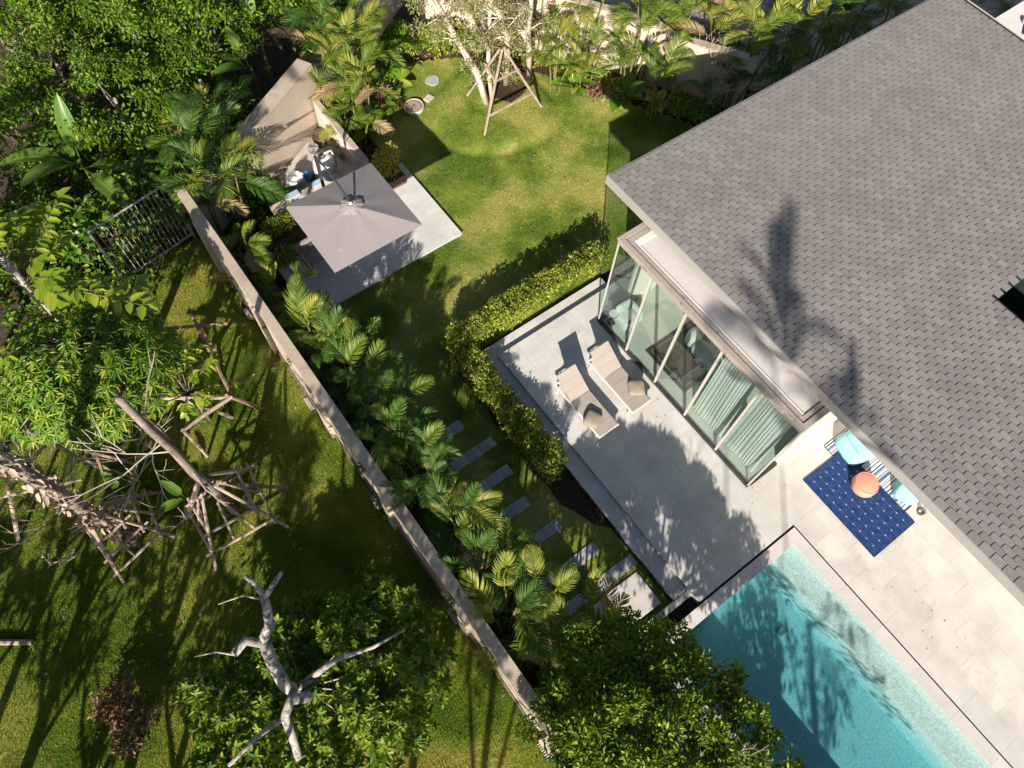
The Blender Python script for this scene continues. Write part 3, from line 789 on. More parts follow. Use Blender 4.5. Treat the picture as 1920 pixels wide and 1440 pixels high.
s = thing('armchair', (9.98, 6.78, 0.006), 'grey boxy armchair in the corner of the glazed room', 'armchair')
part('seat', rounded('seat', M['sofa'], 0.62, 0.62, 0.40, 5), s); part('backrest', rounded('backrest', M['sofa'], 0.62, 0.16, 0.72, 5), s, (0.05, .24, 0))
part('arm', rounded('arm', M['sofa'], 0.14, 0.6, 0.55, 5), s, (.32, 0, 0))
s = thing('side_table', (9.62, 7.0, 0.006), 'small round dark side table by the glass corner', 'side table')
MB().lathe([(.13, 0), (.13, .015), (.02, .03), (.02, .44), (.15, .45), (.15, .47)], sides=18).build('stand', M['darkmetal'], s)
MB().lathe([(.135, .4702), (.14, .485)], sides=18).build('tray', M['white'], s)
def curtain(y0, y1, x, lab, hem):
    n = 150; vs = []; fs = []
    for j, z in enumerate((3.55, 2.4, 1.2, 0.5, hem)):
        sp = 1.0 + 0.06 * j
        for i in range(n + 1):
            u = i / n
            yy = (y0 + y1) / 2 + (u - .5) * (y1 - y0) * (0.92 + 0.03 * j)
            vs.append((x + 0.011 * math.sin(u * 2 * math.pi * 12 + 1.3 * math.sin(u * 17 + y0) + 0.9 * math.sin(u * 5.3)) * (0.7 + 0.12 * j) + 0.02 * math.sin(u * 9 + j) + 0.035 * j, yy, z + (0.02 * math.sin(u * 40) if j == 4 else 0)))
    for j in range(4):
        for i in range(n):
            a = j * (n + 1) + i
            fs.append((a, a + 1, a + n + 2, a + n + 1))
    o = MB().add(vs, fs).build('curtain', M['curtain'], None, True)
    tag(o, lab, 'curtain', 'curtains in the glazed room')
curtain(2.42, 3.50, 9.56, 'white pleated curtain behind the fourth front pane from the lawn', 0.05)
curtain(1.20, 2.34, 9.56, 'white pleated curtain behind the front pane nearest the pool', 0.05)

# ------------------------------------------------------------------ neighbouring white canopy beyond the roof
o = thing('canopy_roof', (28, 4.5, 0), 'flat white slab roof beyond the grey shingle roof', 'building')
MB().box(-2.6, 3, -6, 3.05, 2.55, 2.80).build('slab', M['white'], o)
MB().box(-2.85, -2.601, -6, 2.75, 2.40, 2.70).build('gutter', M['concrete'], o)
for (x, y) in ((-2.2, -5), (-2.2, 2), (2, 2)):
    MB().box(x, x + .2, y, y + .2, -0.45, 2.549).build('post', M['white'], o)
MB().lathe([(.10, 0), (.12, .10), (.09, .16)], (-1.55, 2.35, 2.801), 14).build('vent_stub', M['rust'], o)
MB().tube([(-1.62, 2.30, 2.83), (-2.05, 2.05, 2.83)], 0.035, 8).build('vent_pipe', M['darkmetal'], o)

# ================================================================== FURNITURE ON THE TERRACE
def lounger(x, y, lab):
    """Foot end at local y = 0, head towards +y."""
    t = thing('sun_lounger', (x, y, 0.002), lab, 'sun lounger', 'sun loungers on the terrace')
    W = 0.33
    fr = MB()
    for s in (-1, 1):
        fr.box(s * W - .02, s * W + .02, 0, 1.98, .255, .305)
    fr.box(-W + .02, W - .02, 0, .04, .2555, .3045).box(-W + .02, W - .02, 1.94, 1.98, .2555, .3045).box(-W + .02, W - .02, 1.24, 1.27, .256, .29)
    fr.build('frame', M['white'], t, bevel=.004)
    for sx in (-1, 1):
        for yy in (.10, 1.80):
            MB().box(sx * W - .02, sx * W + .02, yy, yy + .05, 0, .2545).build('leg', M['white'], t)
    y0 = .02
    for k in range(4):
        MB().box(-W + .01, W - .01, y0, y0 + .305, .308, .328).build('seat_panel', M['sling'], t, bevel=.004)
        y0 += .3125
    a = R_(33); L = .84
    b = bpy.data.objects.new('backrest', MB().box(-W + .01, W - .01, 0, L, 0, .024).mesh('backrest', M['sling']))
    link(b, t); b.location = (0, 1.285, .31); b.rotation_euler = (a, 0, 0)
    for k in range(1, 3):
        MB().box(-W + .012, W - .012, L * k / 3 - .004, L * k / 3 + .004, .0242, .0265).build('seam', M['cushion'], b)
    MB().box(-W + .012, W - .012, L - .02, L + .012, -.026, -.0005).build('rail', M['white'], b)
    for sx in (-1, 1):
        MB().box(sx * (W - .06) - .015, sx * (W - .06) + .015, .08, L - .02, -.026, -.0005).build('rail', M['white'], b)
    for sx in (-1, 1):
        MB().tube([(sx * (W - .06), 1.285 + .5 * math.cos(a), .31 + .5 * math.sin(a) - .03), (sx * (W - .06), 1.86, .28)], .012, 6).build('prop', M['white'], t)
    return t
lounger(7.232, 4.28, 'taupe sun lounger with palm shadow on its backrest, nearer the hedge')
lounger(8.437, 4.32, 'taupe sun lounger nearer the glass wall of the villa')
CU = rounded('cushion', M['cushion'], 0.46, 0.44, 0.15, 5, 0.12)
for (x, y, a, lab) in ((7.05, 4.80, 25, 'khaki square cushion on the lounger nearer the hedge'), (8.64, 4.83, -32, 'khaki square cushion on the lounger nearer the glass wall')):
    o = bpy.data.objects.new('cushion', CU); link(o); o.location = (x, y, .332); o.rotation_euler = (R_(3), R_(2), R_(a)); tag(o, lab, 'cushion', 'cushions on the loungers')

# rugs
def blue_rug_mat():
    m, nt, out = new_mat('blue_diamond_rug')
    v = N(nt, 'ShaderNodeTexCoord').outputs['Object']
    sep = N(nt, 'ShaderNodeSeparateXYZ'); nt.links.new(v, sep.inputs[0])
    def math_(op, a, b=None):
        n = N(nt, 'ShaderNodeMath', operation=op)
        for i, q in enumerate((a, b)):
            if q is None: continue
            if hasattr(q, 'links'): nt.links.new(q, n.inputs[i])
            else: n.inputs[i].default_value = q
        return n.outputs[0]
    X, Y = sep.outputs[0], sep.outputs[1]
    p = 0.235
    def lattice(a, half):
        f = math_('FRACT', math_('DIVIDE', a, p))
        return math_('LESS_THAN', math_('ABSOLUTE', math_('SUBTRACT', f, 0.5)), half)
    u = math_('ADD', X, Y); w = math_('SUBTRACT', X, Y)
    gx, gy = lattice(u, 0.022), lattice(w, 0.022)
    lines = math_('MAXIMUM', gx, gy)
    d1 = math_('MULTIPLY', lattice(X, 0.048), lattice(Y, 0.048))
    thin = math_('MULTIPLY', lattice(X, 0.014), noise(nt, v, 30, 2))
    blue = ramp(nt, noise(nt, v, 5, 5), [(0.3, (0.012, 0.036, 0.125)), (0.6, (0.025, 0.058, 0.175)), (0.8, (0.055, 0.058, 0.165))])
    c = mixc(nt, lines, blue, (0.006, 0.015, 0.065))
    c = mixc(nt, thin, c, (0.30, 0.26, 0.35))
    c = mixc(nt, d1, c, (0.80, 0.80, 0.78))
    b = N(nt, 'ShaderNodeBsdfPrincipled'); b.inputs['Roughness'].default_value = 0.9; b.inputs['Specular IOR Level'].default_value = 0.1
    nt.links.new(c, b.inputs['Base Color'])
    bp = N(nt, 'ShaderNodeBump'); bp.inputs['Strength'].default_value = .3; bp.inputs['Distance'].default_value = .006
    nt.links.new(noise(nt, v, 160, 2), bp.inputs['Height']); nt.links.new(bp.outputs[0], b.inputs['Normal'])
    nt.links.new(b.outputs[0], out.inputs[0])
    return m
def stripe_rug_mat():
    m, nt, out = new_mat('striped_rug')
    v = N(nt, 'ShaderNodeTexCoord').outputs['Object']
    sep = N(nt, 'ShaderNodeSeparateXYZ'); nt.links.new(v, sep.inputs[0])
    dv = N(nt, 'ShaderNodeMath', operation='DIVIDE'); nt.links.new(sep.outputs[1], dv.inputs[0]); dv.inputs[1].default_value = 0.62
    fr = N(nt, 'ShaderNodeMath', operation='FRACT'); nt.links.new(dv.outputs[0], fr.inputs[0])
    r = N(nt, 'ShaderNodeValToRGB'); r.color_ramp.interpolation = 'CONSTANT'
    wv, bl, dk, gr = (0.68, 0.66, 0.62), (0.07, 0.13, 0.33), (0.02, 0.03, 0.09), (0.30, 0.31, 0.33)
    seq = [(0, wv), (.10, bl), (.16, wv), (.24, dk), (.27, wv), (.31, gr), (.36, wv), (.42, bl), (.52, dk), (.55, wv), (.62, bl), (.66, wv), (.74, gr), (.80, bl), (.88, wv), (.94, dk)]
    e = r.color_ramp.elements
    while len(e) < len(seq): e.new(.5)
    for el, (p, c) in zip(e, seq): el.position = p; el.color = c4(c)
    nt.links.new(fr.outputs[0], r.inputs[0])
    wv2 = N(nt, 'ShaderNodeTexWave', wave_type='BANDS', bands_direction='X'); wv2.inputs['Scale'].default_value = 7.0
    nt.links.new(v, wv2.inputs['Vector'])
    tr = N(nt, 'ShaderNodeMath', operation='GREATER_THAN'); nt.links.new(wv2.outputs[1], tr.inputs[0]); tr.inputs[1].default_value = .62
    lim = N(nt, 'ShaderNodeMath', operation='COMPARE'); nt.links.new(fr.outputs[0], lim.inputs[0]); lim.inputs[1].default_value = .585; lim.inputs[2].default_value = .03
    mu = N(nt, 'ShaderNodeMath', operation='MULTIPLY'); nt.links.new(tr.outputs[0], mu.inputs[0]); nt.links.new(lim.outputs[0], mu.inputs[1])
    c = mixc(nt, mu.outputs[0], r.outputs[0], dk)
    b = N(nt, 'ShaderNodeBsdfPrincipled'); b.inputs['Roughness'].default_value = .9
    nt.links.new(c, b.inputs['Base Color']); nt.links.new(b.outputs[0], out.inputs[0])
    return m
M['bluerug'] = blue_rug_mat(); M['stripe'] = stripe_rug_mat()
M['navy'] = surf('navy_binding', (0.012, 0.022, 0.075), .15, .9)
st = thing('striped_rug', (12.90, -.72, .003), 'white and blue striped rug under the eave beside the blue rug', 'rug')
MB().box(-1.0, 1.0, -1.27, 1.27, 0, .010).build('pile', M['stripe'], st)
MB().box(-1.02, -1.0005, -1.27, 1.27, 0, .011).box(-1.0, 1.0, 1.2705, 1.29, 0, .011).box(-1.0, 1.0, -1.29, -1.2705, 0, .011).build('binding', M['navy'], st)
br = thing('blue_rug', (11.48, -1.07, .0145), 'dark blue outdoor rug with a lattice of white dots', 'rug', rz=R_(-.6))
MB().box(-.78, .78, -1.26, 1.26, 0, .010).build('pile', M['bluerug'], br)
MB().box(-.80, -.7805, -1.28, 1.28, 0, .011).box(.7805, .80, -1.28, 1.28, 0, .011).box(-.78, .78, 1.2605, 1.28, 0, .011).box(-.78, .78, -1.28, -1.2605, 0, .011).build('binding', M['navy'], br)
# pouf
pf = thing('pouf', (11.83, -.86, .026), 'round coral pouf at the edge of the blue rug', 'pouf')
prof = [(.24, 0), (.29, .03), (.325, .10), (.33, .20), (.325, .29), (.30, .345), (.293, .352), (.285, .353), (.22, .385), (.12, .40), (.015, .405)]
MB().lathe(prof, sides=40).build('cover', M['coral'], pf, True)
tr_ = MB(); tr_.tube([(.302 * math.cos(a), .302 * math.sin(a), .350 + .004 * math.sin(a * 7)) for a in [k * 2 * math.pi / 40 for k in range(41)]], .009, 6)
tr_.build('piping', M['coral'], pf, True)
tr_ = MB(); tr_.tube([(.30 * math.cos(a) * u, .30 * math.sin(a) * u, z) for a in (2.2,) for (u, z) in ((1.08, .06), (1.10, .2), (1.0, .35), (.75, .378), (.4, .398), (.05, .41))], .006, 5)
tr_.build('seam', M['coral'], pf, True)
# bean bags
def beanbag(x, y, rz, sx, sy, h, lab, wr, seed, lean):
    me = rounded('beanbag', M['teal'], sx, sy, h, 4, .08, wr=wr, seed=seed)
    for v in me.vertices:
        k = v.co.z / h
        v.co.x += lean * k * k; v.co.x *= (1 - .20 * k); v.co.y *= (1 - .10 * k)
    t = thing('beanbag', (x, y, .026), lab, 'beanbag', 'teal beanbags under the eave', rz)
    part('cover', me, t)
    MB().tube([(-sx * .40 + lean * .9, yy, h * 1.0) for yy in np.linspace(-sy * .36, sy * .36, 9)], .008, 5).build('seam', M['teal'], t, True)
    return t
beanbag(12.52, .02, R_(-12), 1.05, .95, .52, 'large pale teal beanbag lounger half under the eave', .012, 3, .10)
beanbag(12.80, -1.62, R_(18), .95, .72, .44, 'wrinkled pale teal beanbag nearer the pool', .04, 8, .16)
t = thing('bag_handle', (12.62, -2.26, .004), 'black ring and grey strap lying on the terrace by the beanbag', 'strap')
MB().tube([(.10 * math.cos(a), .08 * math.sin(a), .02) for a in [k * 2 * math.pi / 20 for k in range(19)]], .016, 6).build('ring', M['darkmetal'], t, True)
MB().tube([(.06 + .07 * math.cos(a), -.05 + .05 * math.sin(a), .035) for a in [k * 2 * math.pi / 16 for k in range(17)]], .009, 6).build('ring', M['darkmetal'], t, True)
MB().add([(.02, .04, .012), (.12, .30, .012), (.22, .27, .012), (.11, .02, .012), (.02, .04, .02), (.12, .30, .02), (.22, .27, .02), (.11, .02, .02)],
         [(0, 1, 2, 3), (7, 6, 5, 4), (0, 4, 5, 1), (1, 5, 6, 2), (2, 6, 7, 3), (3, 7, 4, 0)]).build('strap', M['canopy'], t)

# ------------------------------------------------------------------ cantilever umbrella
um = thing('umbrella', (4.85, 14.86, -0.2), 'square grey cantilever parasol over the small patio', 'umbrella')
UC = np.array([4.80 - 4.85, 12.88 - 14.86, 0.2]); HX, HY = 1.38, 1.34
def canopy():
    n = 24; vs = []; fs = []
    for j in range(n + 1):
        for i in range(n + 1):
            u, w = 2 * i / n - 1, 2 * j / n - 1
            r = max(abs(u), abs(w))
            z = 2.32 + 0.46 * (1 - r)
            # cloth hangs a little between the eight ribs
            ang = math.atan2(w, u); sag = math.sin(4 * ang) ** 2 * math.sin(r * math.pi) * 0.012
            if r < 0.30: z += 0.010 * math.sin(ang * 14 + r * 9) * (1 - r / .30)
            vs.append((UC[0] + u * HX, UC[1] + w * HY, UC[2] + z - sag))
    for j in range(n):
        for i in range(n):
            a = j * (n + 1) + i
            q = (a, a + 1, a + n + 2, a + n + 1)
            if (i < n / 2) == (j < n / 2): fs += [(q[0], q[1], q[2]), (q[0], q[2], q[3])]
            else: fs += [(q[0], q[1], q[3]), (q[1], q[2], q[3])]
    return MB().add(vs, fs)
cn = canopy().build('canopy', M['canopy'], um)
sol = cn.modifiers.new('cloth', 'SOLIDIFY'); sol.thickness = 0.006
vt = MB(); n = 32; vs = [(UC[0], UC[1], UC[2] + 2.835)]
for (r, z0) in ((.12, 2.818), (.20, 2.79), (.31, 2.75)):
    for k in range(n):
        a = 2 * math.pi * k / n; rr = r * (1 + .07 * math.sin(a * 4 + 1) + .05 * math.sin(a * 11))
        vs.append((UC[0] + rr * math.cos(a) * (1 + .12 * abs(math.cos(2 * a - 1.57))), UC[1] + rr * math.sin(a), UC[2] + z0 - .155 * (r - .12) + .008 * math.sin(a * 9 + r * 30)))
vt.add(vs, [(0, 1 + k, 1 + (k + 1) % n) for k in range(n)] + [(1 + i * n + k, 1 + (i + 1) * n + k, 1 + (i + 1) * n + (k + 1) % n, 1 + i * n + (k + 1) % n) for i in range(2) for k in range(n)])
vt.build('vent_flap', M['canopy'], cn)
MB().lathe([(.05, 2.82), (.055, 2.85), (.03, 2.89)], tuple(UC), 16).build('finial', M['mullion'], um, True)
for k in range(8):
    a = k * math.pi / 4; ca, sa = math.cos(a), math.sin(a); s = 1 / max(abs(ca), abs(sa))
    MB().tube([(UC[0] + ca * .05, UC[1] + sa * .05, UC[2] + 2.72), (UC[0] + ca * s * HX * .985, UC[1] + sa * s * HY * .985, UC[2] + 2.295)], .011, 6).build('rib', M['darkmetal'], um)
MB().box(-.04, .04, -.04, .04, .10, 3.02).build('pole', M['darkmetal'], um)
MB().box(-.45, .45, -.45, .45, 0.004, .09).build('base', M['darkmetal'], um, bevel=.01)
MB().tube([(0, 0, 2.98), (UC[0] * .5, UC[1] * .45, 3.22), (UC[0], UC[1], UC[2] + 2.89)], .026, 8).build('arm', M['darkmetal'], um)
MB().tube([(0, .02, 2.3), (UC[0] * .3, UC[1] * .32, 3.14)], .014, 6).build('brace', M['darkmetal'], um)
MB().tube([(.03, -.04, 2.95), (.12, -.36, 2.72), (.24, -.62, 2.69), (.06, -.60, 2.70), (-.05, -.28, 2.74), (.0, -.04, 2.9)], .006, 5).build('cord', M['darkmetal'], um)
lb = MB().box(-.06, .0, 0, .018, 0, .002).box(-.06, .0, .045, .063, 0, .002).build('care_tag', M['white'], cn); lb.location = (UC[0] - .88, UC[1] - .92, UC[2] + 2.478); lb.rotation_euler = (R_(6), R_(8), R_(20))
ch = thing('lounge_chair', (3.75, 13.95, -0.198), 'dark metal patio chair with orange timber arm under the parasol', 'chair', rz=R_(2))
MB().box(-.30, .30, -.32, .30, .34, .40).build('seat', M['canopy'], ch, bevel=.02); MB().box(-.30, .30, .24, .34, .40, .82).build('backrest', M['canopy'], ch, bevel=.02)
for s in (-1, 1):
    MB().tube([(s * .36, -.40, .02), (s * .36, -.40, .56), (s * .36, .34, .60), (s * .36, .40, .02), (s * .36, -.40, .02)], .018, 6).build('side_frame', M['darkmetal'], ch)
    MB().box(s * .36 - .035, s * .36 + .035, -.40, .32, .585, .61).build('armrest', M['orangewood'], ch)
# ------------------------------------------------------------------ planters
def planter(x0, x1, y0, y1, z1, lab, n):
    t = thing('planter', ((x0 + x1) / 2, (y0 + y1) / 2, -0.2), lab, 'planter')
    w = (x1 - x0) / n
    for k in range(n):
        MB().box(x0 + k * w + .004 - t.location.x, x0 + (k + 1) * w - .004 - t.location.x, y0 - t.location.y, y1 - t.location.y, 0.001, z1 + .2).build('box', M['terracotta'], t, bevel=.01)
    MB().box(x0 + .05 - t.location.x, x1 - .05 - t.location.x, y0 + .05 - t.location.y, y1 - .05 - t.location.y, z1 + .2002, z1 + .21).build('soil', M['soil'], t)
    return t
planter(6.74, 7.62, 14.98, 15.50, .18, 'brown planter trough at the right end of the umbrella patio', 2)
planter(2.72, 4.10, 14.90, 15.45, .18, 'brown planter trough at the left end of the umbrella patio', 3)

# ------------------------------------------------------------------ pool plant
tk = thing('filter_tank', (5.62, 16.60, -0.078), 'white domed sand filter tank in the pump yard', 'filter tank')
MB().lathe([(.30, 0), (.35, .05), (.36, .55), (.33, .72), (.24, .84), (.12, .89), (.02, .90)], sides=32).build('shell', M['plastic'], tk, True)
MB().lathe([(.125, .885), (.125, .93), (.09, .945), (.05, .98), (.02, .985)], sides=20).build('valve', M['darkmetal'], tk, True)
MB().lathe([(.09, .9452), (.085, .956), (.06, .957)], sides=20).build('valve_plate', M['plastic'], tk)
q = MB().box(-.06, .06, -.04, .04, 0, .006).build('label', M['darkmetal'], tk); q.location = (-.02, -.285, .735); q.rotation_euler = (R_(42), 0, 0)
MB().tube([(.10, .0, .93), (.34, .03, .92), (.42, .05, .6), (.42, .05, .1)], .032, 8).build('pipe', M['plastic'], tk, True)
bk = thing('bucket', (5.72, 17.50, -0.078), 'tall white plastic bucket behind the filter tank', 'bucket')
MB().lathe([(.13, 0), (.165, .40), (.175, .405), (.175, .43), (.16, .43)], sides=24).build('body', M['plastic'], bk, True); MB().lathe([(.16, .431), (.165, .445), (.13, .447)], sides=24).build('lid', M['plastic'], bk)
bn = thing('chlorine_drum', (4.62, 16.72, -0.078), 'white drum with a clamped clear lid in the pump yard', 'drum')
MB().lathe([(.20, 0), (.235, .05), (.245, .42), (.25, .43)], sides=28).build('body', M['bluebox'], bn, True)
MB().lathe([(.262, .4302), (.268, .45), (.262, .475), (.235, .48), (.225, .465), (.05, .468), (.04, .49), (.01, .49)], sides=28).build('lid', M['plastic'], bn, True)
for s in (-1, 1):
    MB().box(s * .275 - .02, s * .275 + .02, -.04, .04, .36, .47).build('clamp', M['plastic'], bn)
for (x, y, r, lab) in ((5.14, 16.78, 10, 'blue pool pump between the drum and the filter tank'), (5.95, 16.02, 95, 'black pool pump tucked in front of the filter tank')):
    p = thing('pool_pump', (x, y, -0.078), lab, 'pump', 'pool pumps', R_(r)); mt = M['bluepl'] if r == 10 else M['darkmetal']
    MB().box(-.12, .12, -.10, .10, 0, .06).build('foot', M['darkmetal'], p)
    MB().lathe([(.10, .06), (.125, .09), (.125, .24), (.10, .27)], (-.08, 0, 0), 16).build('strainer', mt, p, True)
    MB().lathe([(.105, .2702), (.10, .30), (.03, .31)], (-.08, 0, 0), 16).build('lid', M['bluepl'] if r == 10 else M['plastic'], p)
    MB().tube([(.02, 0, .16), (.30, 0, .16)], .085, 14).build('motor', mt, p)
    MB().tube([(-.08, 0, .30), (-.08, .0, .42), (-.30, 0, .42)], .03, 8).build('pipe', M['bluepl'], p)
for (x, y, w, lab) in ((5.02, 15.64, .52, 'pale blue box lid lying on the low pump yard wall, nearer the tank'), (4.12, 15.66, .40, 'pale blue box lid lying on the low pump yard wall, nearer the drum')):
    o = thing('box_lid', (x, y, .872), lab, 'lid', 'box lids on the low wall', R_(1))
    MB().box(-w / 2, w / 2, -.11, .12, 0, .07).build('shell', M['bluebox'], o, bevel=.01); MB().box(-w / 2 + .03, w / 2 - .03, -.09, .10, .0702, .076).build('panel', M['bluebox'], o)
pp = thing('green_pipework', (6.18, 17.15, -0.078), 'run of green pipes with elbows against the low side wall', 'pipes')
MB().tube([(-.25, .2, .10), (.05, .12, .10), (.20, -.05, .10), (.20, -.35, .10)], .035, 8).build('pipe', M['greenpipe'], pp, True)
MB().tube([(-.1, .45, .14), (.15, .42, .14), (.22, .25, .14), (.22, .02, .30)], .03, 8).build('pipe', M['greenpipe'], pp, True)
MB().lathe([(.06, .06), (.06, .22), (.03, .24)], (.2, -.2, 0), 12).build('valve', M['greenpipe'], pp)
hp = thing('white_conduit', (6.46, 17.0, 0), 'white conduit pipe fixed along the inner face of the low wall', 'conduit')
MB().tube([(.02, 1.2, .82), (.02, 0.2, .80), (.02, -.9, .78), (.0, -1.02, .60), (.0, -1.05, .2)], .018, 8).build('pipe', M['plastic'], hp)
MB().tube([(.02, 1.2, .70), (.02, -.85, .68)], .014, 8).build('pipe', M['plastic'], hp)
jb = tag(MB().lathe([(.22, 0), (.22, .34), (.20, .35)], (6.15, 17.9, -.078), 20).build('clay_pot', M['terracotta']), 'round clay pot standing in the corner of the pump yard', 'pot')

# ------------------------------------------------------------------ manhole, plates on the lawn
mh = thing('well_cover', (9.67, 17.70, LZ), 'round concrete well ring with a slatted timber cover on the lawn', 'well cover')
MB().lathe([(.345, -.1), (.35, .10), (.34, .12), (.305, .122), (.30, .07)], sides=36).build('ring', M['concrete'], mh, True)
MB().lathe([(.298, .02), (.298, .072)], sides=36).build('base', M['underlay'], mh)
for k in range(11):
    x = -.25 + k * .05; h = math.sqrt(max(.001, .297 ** 2 - (abs(x) + .02) ** 2))
    MB().box(x - .019, x + .019, -h, h, .0725, .112).build('slat', M['timber'], mh)
MB().tube([(-.05, 0, .113), (-.05, 0, .135), (.05, 0, .135), (.05, 0, .113)], .008, 6).build('handle', M['darkmetal'], mh)
o = tag(MB().box(-.16, .16, -.12, .12, -.05, .05).build('cover_plate', M['concrete'], None, bevel=.01), 'small grey square cover plate in the grass beside the well', 'cover plate'); o.location = (10.32, 17.78, LZ + .01); o.rotation_euler = (0, 0, R_(20))
o = tag(MB().prism([(.26 * math.cos(a) * (1 + .1 * math.sin(3 * a)), .24 * math.sin(a)) for a in [k * math.pi / 7 for k in range(14)]], 0, .045).build('soil_patch', M['granite']), 'round mossy cover patch in the lawn above the well', 'cover plate'); o.location = (10.92, 18.42, LZ + ground_height(np.array([10.92]), np.array([18.42]))[0])

# ------------------------------------------------------------------ metal bar fence
FENCE_Y = 16.85
fn = thing('metal_fence', (-0.05, FENCE_Y, LZ), 'rusty metal bar fence panel between the wall and the jungle', 'fence', rz=R_(9))
MB().box(-1.28, 1.16, -.02, .02, 2.36, 2.40).build('rail', M['rust'], fn); MB().box(-1.2, 1.16, -.025, .025, .10, .15).build('rail', M['rust'], fn)
for k in range(18):
    x = -1.22 + k * .138
    MB().box(x - .0075, x + .0075, -.0075, .0075, .1502, 2.3598).build('bar', M['rust'], fn)
for x in (-1.26, 1.18):
    MB().box(x - .025, x + .025, -.025, .025, -.1, 2.3595).build('post', M['rust'], fn)

# ribbed drain vents at the foot of the long wall
for k, (y, w) in enumerate(((13.5, 'at its shaded end by the metal fence'), (9.92, 'second from the metal fence'), (6.42, 'midway along it'), (2.86, 'near the big low tree'), (-.86, 'at the bottom end'))):
    o = thing('drain_vent', (1.12, y, LZ), 'ribbed drain vent at the garden wall foot, ' + w, 'vent', 'drain vents along the garden wall')
    MB().box(-.05, .05, -.22, .22, 0, .07).build('body', M['underlay'], o)
    for j in range(8):
        MB().box(-.055, .06, -.20 + j * .055, -.175 + j * .055, .0702, .10).build('rib', M['concrete'], o)

# ================================================================== PLANTS
def frond_mesh(name, mat, arch, n=22, vee=0.45, seed=0, lw=0.029, ll=0.38, bare=0.16):
    """One feather frond of length 1 along +x: arched rib with leaflets on both sides."""
    r = np.random.default_rng(seed)
    def rib(t): return np.array([t * (1 - 0.16 * arch * t), 0.03 * math.sin(t * 2.5 + seed), 0.30 * arch * t - 0.62 * arch * t * t])
    vs = []; fs = []
    ts = np.linspace(0, 1, 9)
    ring = []
    for i, t in enumerate(ts):
        p = rib(t); rad = 0.010 * (1 - 0.85 * t)
        for k in range(3):
            a = k * 2.094; vs.append(p + np.array([0, math.cos(a) * rad, math.sin(a) * rad]))
    for i in range(8):
        for k in range(3): fs.append((i * 3 + k, i * 3 + (k + 1) % 3, i * 3 + 3 + (k + 1) % 3, i * 3 + 3 + k))
    for s in (-1, 1):
        for i in range(n):
            t = bare + (1 - bare) * (i + 0.5 + r.uniform(-.25, .25)) / n
            t = min(t, 0.995)
            p = rib(t); q = rib(min(t + .02, 1.0)) - rib(t - .02); q /= np.linalg.norm(q)
            prof = (math.sin(math.pi * (0.16 + 0.80 * ((t - bare) / (1 - bare)) ** 0.85))) ** 0.75
            L = ll * prof * r.uniform(.86, 1.1); W = lw * (0.7 + 0.3 * prof) * r.uniform(.85, 1.15)
            fa = R_(62 - 34 * t + r.uniform(-5, 5))
            side = np.array([0, s, 0.0])
            upv = np.cross(q, side) * s
            if upv[2] < 0: upv = -upv
            d = q * math.cos(fa) + (side * math.cos(vee) + upv * math.sin(vee)) * math.sin(fa)
            d /= np.linalg.norm(d)
            w = q - d * (q @ d); w /= np.linalg.norm(w)
            m1 = p + d * L * 0.35; m2 = p + d * L * 0.72 + np.array([0, 0, -0.07 * L]); tp = p + d * L + np.array([0, 0, -0.26 * L])
            k = len(vs)
            nrm = np.cross(d, w); nrm *= np.sign(nrm[2] + 1e-6)
            vs += [p + w * W * .2, p - w * W * .2, m1 + w * W * .5, m1 + nrm * W * .22, m1 - w * W * .5, m2 + w * W * .38, m2 + nrm * W * .15, m2 - w * W * .38, tp]
            fs += [(k, k + 3, k + 2), (k, k + 1, k + 3), (k + 1, k + 4, k + 3), (k + 2, k + 3, k + 6, k + 5), (k + 3, k + 4, k + 7, k + 6), (k + 5, k + 6, k + 8), (k + 6, k + 7, k + 8)]
    return MB().add(vs, fs).mesh(name, mat)
FR = {}
for key in ('frond', 'frond_dark', 'frond_gold', 'dryfrond'):
    FR[key] = [frond_mesh('frond', M[key], a, seed=s, vee=v) for (a, s, v) in ((0.50, 1, .45), (0.75, 2, .35), (1.0, 3, .22), (0.35, 4, .55))]
NPALM = [0]
def palm(x, y, h, fl, n, lab, mix=('frond', 'frond', 'frond_dark'), stems=4, lean=(0.0, 0.0), z0=LZ, spread=1.0, low=8, group='areca palms', hold=False):
    """Clumping feather palm: several ringed stems, n fronds from near the top."""
    NPALM[0] += 1
    r = random.Random(100 + NPALM[0])
    t = thing('areca_palm', (x, y, z0), lab, 'palm', group)
    tops = []
    for s in range(stems):
        a = s * 2.4 + r.random(); d = 0.10 + 0.05 * s
        hh = h * r.uniform(.62, 1.0) if s else h
        bx, by = d * math.cos(a), d * math.sin(a)
        tx, ty = bx * (1 + 1.3 * spread) + lean[0], by * (1 + 1.3 * spread) + lean[1]
        pts = [(bx + (tx - bx) * u * u, by + (ty - by) * u * u, hh * u) for u in (0, .25, .5, .75, 1)]
        MB().tube(pts, [.035, .032, .03, .028, .02], 6).build('stem', M['stem'], t)
        tops.append((tx, ty, hh))
    for k in range(n):
        tx, ty, hh = tops[k % stems]
        u = (k + .5) / n
        el = 78 - (78 - low) * u ** 0.8 + r.uniform(-9, 9)
        az = k * 137.5 + r.uniform(-18, 18)
        o = bpy.data.objects.new('frond', r.choice(FR['dryfrond' if (u > .72 and r.random() < .16) else r.choice(mix)])); link(o, t)
        o.location = (tx, ty, hh * (1 - .10 * u) - .02)
        s = fl * r.uniform(.78, 1.12)
        if hold and math.cos(R_(az)) < -.25: s *= .66
        elif hold and y < 7.4 and math.cos(R_(az)) > .35: s *= .80
        o.scale = (s, s * r.uniform(.9, 1.1), s)
        o.rotation_euler = (R_(r.uniform(-18, 18)), R_(-el), R_(az))
    return t
